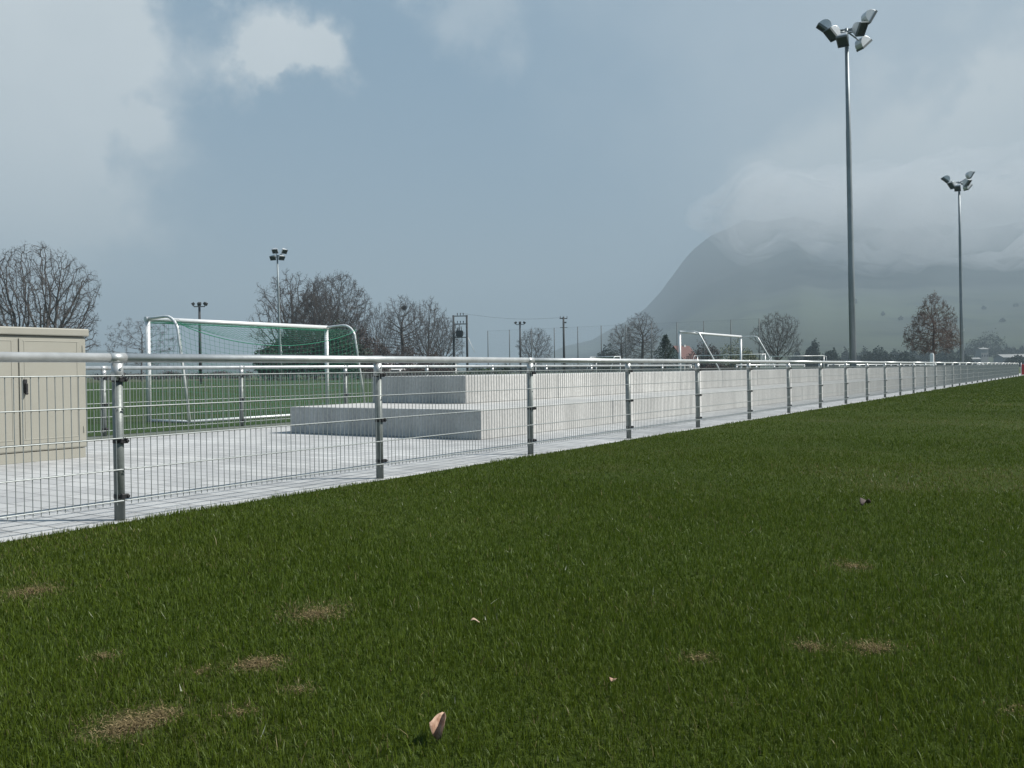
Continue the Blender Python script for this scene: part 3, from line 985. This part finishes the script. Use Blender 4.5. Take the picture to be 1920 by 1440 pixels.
def bare_tree(key, label, px, pytop, D, wscale=1.0, rz=0, group=None, base_px=None, name='bare_tree', cat='tree'):
    b_ = terr(base_px if base_px is not None else px, D); top = at(px, pytop, D)
    Hh = top.z - b_.z
    g = thing(name, label, cat, b_, rz, group)
    for nm, me in zip(('trunk', 'crown'), ARCH[key][0]):
        o = bpy.data.objects.new(nm, me); link(o, g)
    g.scale = (Hh * wscale, Hh * wscale, Hh)
    return g, Hh


G1 = 'bare trees standing beyond the pitch'
c = at(758, 577, 172); rq = np.random.default_rng(3); mb = MB()
for k in range(70):
    d_ = rq.normal(0, 1, 3); d_ /= np.linalg.norm(d_); e_ = rq.normal(0, 1, 3); e_ /= np.linalg.norm(e_); q_ = np.array(c) + d_ * (.42, .42, .34)
    mb.tube([q_ - e_ * .3, q_ + e_ * .3], .05, 4)
tag(mb.build('bird_nest', M['wood']), 'dark round nest of twigs high in a bare tree left of the transformer', 'nest')
bare_tree('round', 'largest bare tree with a wide round crown rising behind the beige cabinet', 74, 461, 118, .76, 1.0, G1)
bare_tree('small', 'small pale bare tree beside the left post of the netted small goal', 266, 597, 150, 1.0, 0, G1)
bare_tree('tall2', 'tall bare tree directly right of the thin four lamp mast', 552, 512, 140, .9, 2.0, G1)
bare_tree('round2', 'broad dense bare tree with a dome crown, tallest of the middle clump', 626, 516, 136, .80, .6, G1)
bare_tree('round2', 'dense bare tree between the dome crowned tree and the thin mast', 590, 550, 131, .85, 3.3, G1)
bare_tree('tall2', 'slender bare tree just right of the dome crowned clump', 712, 572, 165, .58, 4.2, G1)
bare_tree('tall', 'bare tree with a dark nest high in its crown', 757, 556, 172, 1.0, 1.2, G1)
bare_tree('tall2', 'bare tree with a thick dark trunk, second left of the transformer poles', 803, 561, 168, .72, 5.1, G1)
bare_tree('ball', 'low wide bare tree immediately left of the transformer poles', 830, 596, 160, .72, 2.2, G1)
bare_tree('ball', 'small grey bare tree right of the three lamp pole in the middle distance', 1004, 616, 190, .72, .3, G1)
bare_tree('tall', 'faint bare tree, left one of the pair in front of the mountain foot', 1166, 608, 185, .95, 1.4, G1)
bare_tree('tall', 'bare tree with fine upright twigs, right one of the pair left of the conifer', 1203, 587, 165, 1.0, 3.0, G1)
bare_tree('ball', 'bare ball crowned tree on a short trunk behind the far goals', 1457, 588, 135, .72, 4.0, G1)
g, Hh = bare_tree('cone', 'brown conical tree with reddish young leaves left of the second mast', 1750, 554, 92, .80, 0, name='budding_tree')
r = np.random.default_rng(9)
tp = ARCH['cone'][1]; tp = tp[r.random(len(tp)) < .30]; tp = tp + r.normal(0, .006, tp.shape)
V, Fq = leafquads(r, tp, .0062); np_mesh('young_leaves', V, Fq, M['bud'], g)


def clump(name, label, m, px, pytop, D, wpx, n=6000, seed=1, leaf=.10, group=None, cat='bush', pybase=None, squash=1.0, lobes=9, depth=None, trunk=True, nz_=.0):
    """dense leafy mass: leaf-sized faces through a few overlapping uneven lobes"""
    b_ = terr(px, D); top = at(px, pytop, D); Hh = max(top.z - b_.z, .4); w = wpx / F * D
    r = np.random.default_rng(seed)
    g = thing(name, label, cat, b_, YAW, group)
    Ps = []
    for k in range(lobes):
        cx = r.uniform(-.34, .34) * w; cyy = r.uniform(-.3, .3) * (depth or w)
        hz = Hh * (1 - .55 * abs(cx / (w * .5)) ** 1.3) * r.uniform(.78, 1.0)
        if k == 0: cx, hz = 0, Hh
        rx = w * r.uniform(.17, .27); rzz = hz * .5
        q = r.normal(0, 1, (n // lobes, 3)); q /= np.linalg.norm(q, axis=1, keepdims=True)
        q *= r.uniform(.45, 1.0, (len(q), 1)) ** .6 * (1 + .12 * np.sin(q[:, :1] * 7 + k) + .1 * np.sin(q[:, 2:3] * 9 + 2 * k))
        Ps.append(np.stack([cx + q[:, 0] * rx, cyy + q[:, 1] * rx, rzz + q[:, 2] * rzz], 1))
    P = np.concatenate(Ps); P = P[P[:, 2] > .02]
    V, Fq = leafquads(r, P, leaf); np_mesh('crown', V, Fq, m, g)
    if trunk:
        mb = MB()
        for k in range(3):
            x = r.uniform(-.12, .12) * w; mb.tube([(x * .3, 0, -.05), (x, 0, Hh * .35), (x * 1.8, r.uniform(-.1, .1) * w, Hh * .72)], [.02 * Hh + .02, .014 * Hh + .01, .01], 6)
        mb.build('trunk', M['bark'], g)
    return g


G2 = 'dark bushes at the foot of the trees'
clump('evergreen_bush', 'dark evergreen bush behind the net, below the thin four lamp mast', M['ivy'], 545, 612, 128, 120, 9000, 1, .16, G2)
clump('evergreen_bush', 'dark evergreen bush behind the right post of the netted goal', M['ivy'], 630, 606, 126, 130, 9000, 2, .16, G2)
clump('bramble_thicket', 'brown thicket at the foot of the dome crowned bare tree', M['twig'], 668, 590, 133, 90, 8000, 3, .10, G2)
clump('bramble_thicket', 'brown thicket around the trunks right of the dome crowned tree', M['twig'], 712, 630, 150, 75, 6000, 4, .10, G2)
clump('bramble_thicket', 'brown thicket under the tree that holds a nest', M['twig'], 762, 628, 155, 66, 6000, 5, .10, G2)
clump('bramble_thicket', 'low brown thicket left of the transformer poles', M['twig'], 812, 652, 150, 70, 5000, 6, .10, G2)
clump('evergreen_bush', 'small dark round bush on the far field left of the three lamp pole', M['ivy'], 948, 680, 140, 18, 1500, 7, .12)
clump('evergreen_bush', 'low dark hedge bush right of the electricity pole', M['ivy'], 1143, 678, 170, 48, 2500, 8, .12)
clump('hazy_bush', 'grey hazy bush at the foot of the mountain left of the pair of bare trees', M['farwood'], 1140, 645, 300, 50, 3500, 9, .30)
clump('budding_bush', 'pale green budding bush behind the right post of the bare goal', M['pale'], 1378, 634, 140, 84, 5000, 10, .11)
clump('bramble_thicket', 'grey brown thicket seen through the bare goal', M['twig'], 1322, 634, 170, 78, 6000, 12, .11)
G3 = 'dark hazy trees at the foot of the mountain'
for i, (px, py, D, w, lab) in enumerate((
        (1527, 638, 330, 34, 'dark hazy tree just right of the ball crowned tree'),
        (1558, 655, 330, 40, 'low dark hazy tree halfway from the ball crowned tree to the tallest mast'),
        (1648, 650, 360, 66, 'wide dark hazy tree just right of the tallest mast'),
        (1698, 660, 340, 50, 'low dark hazy tree left of the brown conical tree'),
        (1785, 652, 420, 60, 'dark hazy tree directly behind the second mast'),
        (1857, 619, 640, 76, 'peaked dark hazy tree behind the pale houses on the right'),
        (1908, 667, 380, 50, 'dark hazy tree below the long pale building at the right edge'))):
    clump('hazy_tree', lab, M['farwood'], px, py, D, w, 4500, 30 + i, .42, G3, 'tree')

# conifer
Dc = 120; b_ = terr(1248, Dc); Hh = at(1246, 627, Dc).z
g = thing('conifer', 'small dark green conifer in front of the red roofed house', 'tree', b_)
mb = MB(); mb.tube([(0, 0, -.1), (0, 0, Hh * .97)], [.12, .02], 8); mb.build('trunk', M['bark'], g)
r = np.random.default_rng(77); A_, B_, R_ = [], [], []; LP = []
for k in range(150):
    z = Hh * (.06 + .92 * (k / 150) ** .9); L_ = (1 - z / Hh) * Hh * .72 * r.uniform(.7, 1.15) + .1; az = k * 2.4
    e_ = np.array([math.cos(az) * L_, math.sin(az) * L_, z - L_ * .22]); A_.append((0, 0, z)); B_.append(e_); R_.append(.02)
    for s_ in np.linspace(.15, 1, 26): LP.append(np.array([0, 0, z]) * (1 - s_) + e_ * s_ + r.normal(0, .07, 3))
V1, F1 = prisms(A_, B_, R_, np.array(R_) * .4, 3); V2, F2 = leafquads(r, np.array(LP), .11, .35)
np_mesh('crown', np.concatenate([V1, V2]), np.concatenate([F1, F2 + len(V1)]), M['conif'], g)


# hedge and far wood
def strip_stuff(name, label, m, pxa, pxb, D, h, n, leaf, seed, cat='hedge'):
    a_ = terr(pxa, D); b2_ = terr(pxb, D); r = np.random.default_rng(seed)
    s_ = r.random(n); L_ = (b2_ - a_).length
    hh = h * (.7 + .3 * np.sin(s_ * L_ * .9 + seed) * np.sin(s_ * L_ * .23 + 1) + .12 * r.normal(0, 1, n))
    P = np.array(a_)[None] + s_[:, None] * np.array(b2_ - a_)[None] + np.stack([r.normal(0, .5, n), r.normal(0, .5, n), np.abs(hh) * r.random(n) ** .6], 1)
    V, Fq = leafquads(r, P, leaf); o = np_mesh(name, V, Fq, m)
    return tag(o, label, cat)


strip_stuff('hedge', 'low green hedge at the far side of the pitch behind the concrete steps', M['hedge'], 850, 940, 118, 1.1, 7000, .09, 4)
strip_stuff('hedge', 'low brown hedge behind the opening in the pitch fence', M['twig'], 1292, 1375, 75, 1.1, 6000, .05, 6)
strip_stuff('hedge', 'long thin dark hedge below the bare trees on the left of the transformer', M['twig'], 690, 850, 125, 1.5, 9000, .09, 8)
strip_stuff('hedge', 'grey hedge at the far left end of the pitch behind the netted goal', M['twig'], 175, 470, 190, 1.6, 8000, .14, 9)
tag(strip_stuff('distant_wood', None, M['farwood'], 1480, 1805, 520, 8.5, 20000, .5, 10, None), kind='stuff')
tag(strip_stuff('distant_wood', None, M['farwood'], 1800, 2100, 660, 6.0, 12000, .5, 14, None), kind='stuff')
tag(strip_stuff('distant_wood', None, M['farwood'], 880, 1420, 395, 3.5, 12000, .4, 11, None), kind='stuff')
# scattered trees on the pastures
G4 = 'small trees scattered over the hazy pasture slope'
slope = [(1655, 592, 1500, 'tiny tree high on the pasture just right of the tallest mast'),
         (1690, 600, 1480, 'tiny tree on the pasture left of the brown conical tree top'), (1845, 580, 1500, 'tiny tree high on the pasture right of the second mast'),
         (1905, 576, 1500, 'tiny tree highest at the right edge of the pasture'),
         (1880, 604, 1200, 'tiny tree in the middle of the pasture at the right')]
for i, (px, py, D, lab) in enumerate(slope):
    # find the distance at which the slope is seen at this height in the view
    best = min(np.arange(500, 2800, 10), key=lambda q: abs((terr(px, q).z - HC) / q * F - (hor(px) - py)))
    b_ = terr(px, float(best)); ztop = b_.z + 6.5
    pyt = hor(px) - (ztop - HC) / best * F
    clump('hazy_tree', lab, M['farwood'], px, pyt, float(best), 7 / best * F, 400, 60 + i, .6, G4, 'tree', trunk=False)


# =====================================================================
# buildings and vehicles in the distance
# =====================================================================
def house(label, px, D, w, dpt, hw, hr, rz, wall, roof, wins=3, group=None):
    b_ = terr(px, D)
    g = thing('house', label, 'house', b_, YAW + rz, group)
    mb = MB(); mb.box((0, 0, hw / 2 - .3), (w, dpt, hw + .6)); wl = mb.build('wall', wall, g)
    mb = MB(); e = .4
    mb.prism([(-dpt / 2 - e, hw - .1), (0, hw + hr), (dpt / 2 + e, hw - .1), (dpt / 2 + e, hw + .12), (0, hw + hr + .25), (-dpt / 2 - e, hw + .12)], 0, -w / 2 - e, w / 2 + e)
    mb.build('roof', roof, g)
    mb = MB()
    for sx_ in (-1, 1): mb.prism([(-dpt / 2, hw - .02), (0, hw + hr - .02), (dpt / 2, hw - .02)], 0, sx_ * (w / 2 - .12) - .1, sx_ * (w / 2 - .12) + .1)
    mb.build('gable', wall, g)
    for k in range(wins):
        x = (k + .5) / wins * w - w / 2
        mb = MB(); mb.box((x, -dpt / 2 - .03, hw * .55), (w / wins * .4, .06, 1.2)); mb.build('window', M['glass'], g)
    mb = MB(); mb.box((w * .2, 0, hw + hr * .9), (.5, .5, 1.4)); mb.build('chimney', M['greywall'], g)
    return g


house('house with a bright red tiled roof half hidden by the conifer', 1278, 178, 3.6, 5.0, 2.4, 2.8, RAD(35), M['greywall'], M['redroof'])
house('pale block house on the lower slope, upper of the two right of the second mast', 1841, 520, 4.6, 5, 8.2, .6, RAD(10), M['house'], M['house'])
house('pale low house on the lower slope, lower of the two right of the second mast', 1824, 470, 5.5, 5, 3.4, .7, RAD(-10), M['house'], M['house'], 2)
house('long low pale building at the right edge of the lower slope', 1908, 500, 22, 9, 3.6, 1.6, RAD(4), M['house'], M['house'], 6)
house('white flat building behind the trunks left of the transformer poles', 838, 178, 3.6, 4, 2.6, .4, 0, M['white'], M['greywall'], 1)


def vehicle(name, label, px, D, L_, w, h, rz, body, group, van=False):
    b_ = terr(px, D)
    g = thing(name, label, 'van' if van else 'car', b_, YAW + rz, group)
    if van: prof = [(-.5, .16), (.5, .16), (.5, .42), (.43, .52), (.33, .96), (.28, 1.0), (-.49, 1.0), (-.5, .95)]
    else: prof = [(-.5, .16), (.5, .16), (.5, .46), (.46, .54), (.24, .60), (.10, .97), (.04, 1.0), (-.26, .99), (-.40, .64), (-.49, .58)]
    mb = MB(); mb.prism([(x * L_, z * h) for x, z in prof], 1, -w / 2, w / 2); mb.build('body', body, g, bevel=.06)
    mb = MB()
    if van:
        mb.box((L_ * .24, 0, h * .74), (L_ * .14, w + .01, h * .26)); mb.box((-L_ * .5, 0, h * .74), (.02, w * .7, h * .25))
    else:
        mb.box((-L_ * .08, 0, h * .79), (L_ * .30, w + .01, h * .24)); mb.box((-L_ * .37, 0, h * .78), (L_ * .06, w * .8, h * .2))
    mb.build('window', M['glass'], g)
    for sx_ in (-.31, .32):
        for sy_ in (-1, 1):
            mb = MB(); mb.tube([(sx_ * L_, sy_ * (w / 2 - .18), .32), (sx_ * L_, sy_ * (w / 2 + .02), .32)], .32, 16); mb.build('wheel', M['tyre'], g)
    return g


GV = 'vehicles parked below the trees'
vehicle('parked_van', 'pale van seen end on below the slender bare trees', 731, 160, 5.2, 1.95, 2.5, RAD(70), M['white'], GV, True)
vehicle('parked_van', 'white van seen end on, right one below the nest tree', 766, 158, 5.2, 2.0, 2.4, RAD(60), M['white'], GV, True)
vehicle('parked_car', 'pale car parked left of the white van under the trees', 748, 150, 4.2, 1.75, 1.5, RAD(75), M['white'], GV)
vehicle('parked_car', 'white car parked between the vans and the transformer poles', 796, 152, 4.2, 1.75, 1.45, RAD(10), M['white'], GV)
vehicle('parked_car', 'small white car at the meadow edge right of the second mast', 1839, 330, 4.2, 1.75, 1.5, RAD(15), M['white'], None)

# small things by the far fence
bw = terr(1747.5, 86)
mb = MB(); mb.box((bw.x, bw.y, 1.0), (.34, .34, 2.05)); mb.box((bw.x, bw.y, 2.07), (.26, .26, .14))
tag(mb.build('tree_guard', M['white'], bevel=.05), 'white upright guard beside the trunk of the brown conical tree', 'tree guard')
rb = onx(1921, FX + .1)
g = thing('barrier_post', 'red barrier at the far right end of the front fence', 'barrier', (rb.x, rb.y, 0), YAW)
mb = MB(); mb.box((0, 0, .5), (.55, .12, .9)); mb.build('board', M['red'], g, bevel=.02)
mb = MB(); mb.tube([(-.29, .0, 0), (-.29, .0, 1.1)], .03, 8); mb.build('post', M['white'], g)
mb = MB(); mb.tube([(.29, .0, 0), (.29, .0, 1.1)], .03, 8); mb.build('post', M['white'], g)
q = terr(1004.5, 62); mb = MB(); mb.tube([(q.x, q.y, 0), (q.x, q.y, 1.6)], .03, 8); mb.tube([(q.x, q.y, 0), (q.x, q.y, .06)], .16, 12)
tag(mb.build('slalom_pole', M['white']), 'thin white training pole on the pitch right of the three lamp pole', 'pole')


# dead leaves on the lawn
def leaf(label, px, py, s, m, rz, curl=.9, tilt=.5, lift=.03, wf=.42):
    p_ = gnd(px, py, .02); r = random.Random(int(px))
    nu, nv = 9, 7; V = []
    for i in range(nu):
        u = i / (nu - 1)
        wd = math.sin(math.pi * min(1, u * .92 + .06)) ** .7 * (wf + .02 * math.sin(u * 17)) * s
        for j in range(nv):
            v = (j / (nv - 1) - .5) * 2
            V.append(((u - .5) * s, v * wd, abs(v) ** 1.5 * wd * curl + .12 * s * math.sin(u * 5) + r.uniform(-.02, .02) * s))
    V = np.array(V) @ np.array(Matrix.Rotation(rz, 3, 'Z') @ Matrix.Rotation(tilt, 3, 'Y')).T + np.array((p_.x, p_.y, lift))
    Fc_ = [(i * nv + j, (i + 1) * nv + j, (i + 1) * nv + j + 1, i * nv + j + 1) for i in range(nu - 1) for j in range(nv - 1)]
    mb = MB(); mb.add(V, Fc_, True); o = mb.build('dead_leaf', m)
    sf = o.modifiers.new('solid', 'SOLIDIFY'); sf.thickness = .0006
    return tag(o, label, 'leaf', 'dead leaves on the lawn')


leaf('large curled reddish brown dead leaf in the near middle of the lawn', 828, 1376, .068, M['leaf'], YAW + 1.35, 1.9, -1.05, .040, .27)
leaf('small pale dead leaf lying flat left of the lawn centre', 891, 1172, .034, M['leafpale'], YAW + .2, .3, .1, .035)
leaf('small tan dead leaf right of the large curled leaf', 1150, 1276, .026, M['leaf'], YAW + 1.2, .5, -.2, .022)
leaf('dark crumpled dead leaf far out on the lawn near the fence', 1624, 953, .075, M['darkleaf'], YAW + .5, 1.0, -.3, .05)


# =====================================================================
# grass blades
# =====================================================================
PATCH = [(245, 1368, .11, 1.0), (300, 1348, .07, .7), (482, 1250, .09, .9), (590, 1155, .15, .45), (1640, 1222, .11, .5), (1520, 1218, .08, .4), (1310, 1240, .07, .4), (60, 1112, .15, .4),
         (195, 1235, .07, .3), (450, 1345, .07, .3), (370, 1265, .07, .3), (1600, 1065, .12, .3), (1380, 1320, .06, .25), (560, 1300, .06, .25), (1890, 1330, .08, .3)]
PW = [(gnd(px, py), r_, s_) for px, py, r_, s_ in PATCH]
rg = np.random.default_rng(2024)


def blades(d0, d1, dens, hgt, wid, segn):
    """blades between viewing distances d0 and d1 (metres), over the whole lawn side"""
    ang0, ang1 = -.66, .74
    e0, e1 = d0 * .75, d1 * 1.25
    n = int((ang1 - ang0) / 2 * (e1 ** 2 - e0 ** 2) * dens)
    rr_ = np.sqrt(rg.uniform(e0 ** 2, e1 ** 2, n))
    pk = np.clip((rr_ - e0) / (d0 * .5), 0, 1) * np.clip((e1 - rr_) / (d1 * .5), 0, 1)      # each band of blades melts into the next
    rr_ = rr_[rg.random(n) < pk]; n = len(rr_)
    th = rg.uniform(ang0, ang1, n)
    lx_, ly_ = rr_ * np.sin(th), rr_ * np.cos(th)
    X = lx_ * cy - ly_ * sy; Y = lx_ * sy + ly_ * cy
    # ragged edge towards the paving
    keep = X > EDGE - .02 + .045 * fbm2(Y * 4, Y * 0 + 1, 8, 4)
    X, Y = X[keep], Y[keep]; n = len(X)
    dry = np.zeros(n)
    for p_, r_, s_ in PW:
        q = np.hypot(X - p_.x, Y - p_.y) / r_ + .35 * fbm2(X * 9, Y * 9, 4, 3)
        dry = np.maximum(dry, s_ * np.clip(1.35 - q, 0, 1))
    nzs = fbm2(X * .9, Y * .9, 12, 5)
    dry = np.maximum(dry, np.clip(nzs * .6 - .42, 0, .22))
    keep = rg.random(n) > dry * .25
    X, Y, dry, nzs = X[keep], Y[keep], dry[keep], nzs[keep]; n = len(X)
    lush = fbm2(X * 2.3, Y * 2.3, 21, 4)
    h = hgt * np.exp(rg.normal(0, .33, n)) * (1 + .18 * lush) * (1 - .6 * dry)
    w_ = wid * rg.uniform(.6, 1.3, n)
    az = rg.uniform(0, 2 * math.pi, n); lean = np.abs(rg.normal(0, .38, n)) + .08 + .9 * dry * rg.random(n)
    isdry = rg.random(n) < (dry * .8 + .012)
    D_ = np.stack([np.cos(az), np.sin(az), np.zeros(n)], 1)
    fa = az + math.pi / 2 + rg.normal(0, .6, n)
    Wd = np.stack([np.cos(fa), np.sin(fa), np.zeros(n)], 1)
    base = np.stack([X, Y, np.full(n, .0)], 1)
    rows = []
    for k in range(segn + 1):
        s_ = k / segn
        a_ = lean * (s_ * 1.25)
        c_ = base + D_ * (h * s_ * np.sin(a_))[:, None] + np.array([0, 0, 1]) * (h * s_ * np.cos(np.minimum(a_, 1.45)))[:, None]
        ww = w_ * (1 - s_ ** 1.6) * .5
        if k < segn:
            rows += [c_ - Wd * ww[:, None], c_ + Wd * ww[:, None]]
        else:
            rows += [c_]
    nv_ = len(rows); V = np.stack(rows, 1).reshape(-1, 3)
    bi = (np.arange(n) * nv_)[:, None]; tris = []
    for k in range(segn - 1):
        a0 = 2 * k; tris += [bi + np.array([[a0, a0 + 1, a0 + 3]]), bi + np.array([[a0, a0 + 3, a0 + 2]])]
    a0 = 2 * (segn - 1); tris += [bi + np.array([[a0, a0 + 1, a0 + 2]])]
    g1 = np.array([.075, .111, .010]); g2 = np.array([.048, .083, .009]); g3 = np.array([.093, .119, .014]); dr = np.array([.22, .19, .09]); dr2 = np.array([.11, .095, .045])
    u = rg.random((n, 1)); col = g1 * u + g2 * (1 - u)
    mix = np.clip(nzs * .35 + .25 + rg.normal(0, .12, n), 0, 1)[:, None]; col = col * (1 - mix * .5) + g3 * mix * .5
    u = rg.random((n, 1)); dc = dr * u + dr2 * (1 - u)
    col = np.where(isdry[:, None], dc, col)
    col *= rg.uniform(.84, 1.12, (n, 1))
    return V, np.concatenate(tris), np.repeat(col, nv_, 0)


out_ = []
for a_ in ((1.3, 3.4, 21000, .030, .0030, 3), (3.4, 6.5, 10500, .026, .0040, 2), (6.5, 12, 3800, .022, .0062, 2), (12, 24, 1000, .021, .012, 1), (24, 50, 300, .028, .030, 1), (50, 100, 80, .034, .06, 1)):
    out_.append(blades(*a_))
n_ = 0; Vs, Fs, Ts = [], [], []
for V, Fq, T in out_:
    Vs.append(V); Fs.append(Fq + n_); Ts.append(T); n_ += len(V)
# straw litter in the worn patches and a few pale stems painted as blade glints
LX, LY, LS, LD = [], [], [], []
for p_, r_, s_ in PW:
    n = int(60000 * r_ * r_ * 3 * s_); q = np.abs(rg.normal(0, .42, n)) * r_ * 1.25; a_ = rg.uniform(0, 6.283, n)
    x = p_.x + q * np.cos(a_); y = p_.y + q * np.sin(a_); kq = fbm2(x * 9, y * 9, 4, 3) < .45
    LX.append(x[kq]); LY.append(y[kq]); LS.append(np.full(kq.sum(), .011)); LD.append(np.zeros(kq.sum()))
n = 420; rr_ = np.sqrt(rg.uniform(1.6, 90, n)); th = rg.uniform(-.6, .7, n)
LX.append(rr_ * np.sin(th) * cy - rr_ * np.cos(th) * sy); LY.append(rr_ * np.sin(th) * sy + rr_ * np.cos(th) * cy); LS.append(np.full(n, .034)); LD.append(np.ones(n))
LX, LY, LS, LD = map(np.concatenate, (LX, LY, LS, LD)); kq = LX > EDGE + .05; LX, LY, LS, LD = LX[kq], LY[kq], LS[kq], LD[kq]; n = len(LX)
a_ = rg.uniform(0, 6.283, n); ln = LS * rg.uniform(.5, 1.5, n); el = np.where(LD > 0, rg.uniform(.2, 1.2, n), rg.normal(.05, .3, n)); wd_ = np.where(LD > 0, .0016, .0013) * rg.uniform(.7, 1.5, n)
u_ = np.stack([np.cos(a_) * np.cos(el), np.sin(a_) * np.cos(el), np.sin(el)], 1) * ln[:, None] / 2; w_ = np.stack([-np.sin(a_), np.cos(a_), 0 * a_], 1) * wd_[:, None]
c_ = np.stack([LX, LY, np.where(LD > 0, .02, rg.uniform(.006, .017, n))], 1)
LV = np.stack([c_ - u_ - w_, c_ - u_ + w_, c_ + u_ + w_ * .4], 1).reshape(-1, 3)
u = rg.random((n, 1)) ** 1.6; lc = np.array([.38, .30, .16]) * u + np.array([.085, .065, .032]) * (1 - u); lc[LD > 0] = np.array([.42, .44, .34])  # glint stems get their sparkle as a pale tint
out_.append((LV, (np.arange(n) * 3)[:, None] + np.array([[0, 1, 2]]), np.repeat(lc, 3, 0)))
n_ = 0; Vs, Fs, Ts = [], [], []
for V, Fq, T in out_:
    Vs.append(V); Fs.append(Fq + n_); Ts.append(T); n_ += len(V)
go = np_mesh('grass', np.concatenate(Vs), np.concatenate(Fs), M['blade'], tint=np.concatenate(Ts))
tag(go, kind='stuff')

# =====================================================================
# haze
# =====================================================================
mt = bpy.data.materials.new('haze_air'); mt.use_nodes = True
t = mt.node_tree; t.nodes.clear(); o_ = t.nodes.new('ShaderNodeOutputMaterial')
pv = t.nodes.new('ShaderNodeVolumePrincipled')
pv.inputs['Color'].default_value = (.415, .508, .585, 1); pv.inputs['Density'].default_value = .0005; pv.inputs['Anisotropy'].default_value = .0
t.links.new(pv.outputs[0], o_.inputs['Volume'])
mb = MB(); mb.box((0, 1500, 279), (9600, 6400, 562)); hz = mb.build('haze', mt); tag(hz, kind='stuff')

# cloud hanging over the mountain top
mt = bpy.data.materials.new('cloud_vapour'); mt.use_nodes = True
t = mt.node_tree; t.nodes.clear(); o_ = t.nodes.new('ShaderNodeOutputMaterial')
pv = t.nodes.new('ShaderNodeVolumePrincipled')
pv.inputs['Color'].default_value = (.80, .83, .86, 1); pv.inputs['Density'].default_value = .0062; pv.inputs['Anisotropy'].default_value = .2
t.links.new(pv.outputs[0], o_.inputs['Volume'])
mb = MB(); rc = random.Random(4)
blobs = [(1395, 412, 2000, 120, 46), (1470, 405, 2000, 200, 78), (1560, 400, 1980, 260, 84), (1700, 405, 1930, 300, 92), (1880, 400, 1980, 300, 98), (2080, 400, 1980, 350, 98), (1620, 365, 2050, 240, 60),
         (1500, 435, 2100, 150, 42), (1780, 440, 2000, 260, 62), (1620, 440, 2100, 200, 50), (1900, 455, 2050, 240, 60), (1700, 350, 2000, 160, 45), (1850, 340, 1950, 200, 48)]
import bmesh
bm = bmesh.new()
for (px, py, D, rh, rv) in blobs:
    c = at(px, py, D)
    geo = bmesh.ops.create_icosphere(bm, subdivisions=4, radius=1.0, matrix=Matrix.Translation(c) @ Matrix.Rotation(YAW, 4, 'Z') @ Matrix.Diagonal((rh, rh * .7, rv, 1)))
from mathutils import noise
for v in bm.verts:
    k = noise.noise(v.co / 120) * 60 + noise.noise(v.co / 45) * 22 + noise.noise(v.co / 18) * 8
    v.co += v.normal * k
me = bpy.data.meshes.new('cloud'); bm.to_mesh(me); bm.free(); me.materials.append(mt)
co = bpy.data.objects.new('cloud', me); link(co); tag(co, kind='stuff')
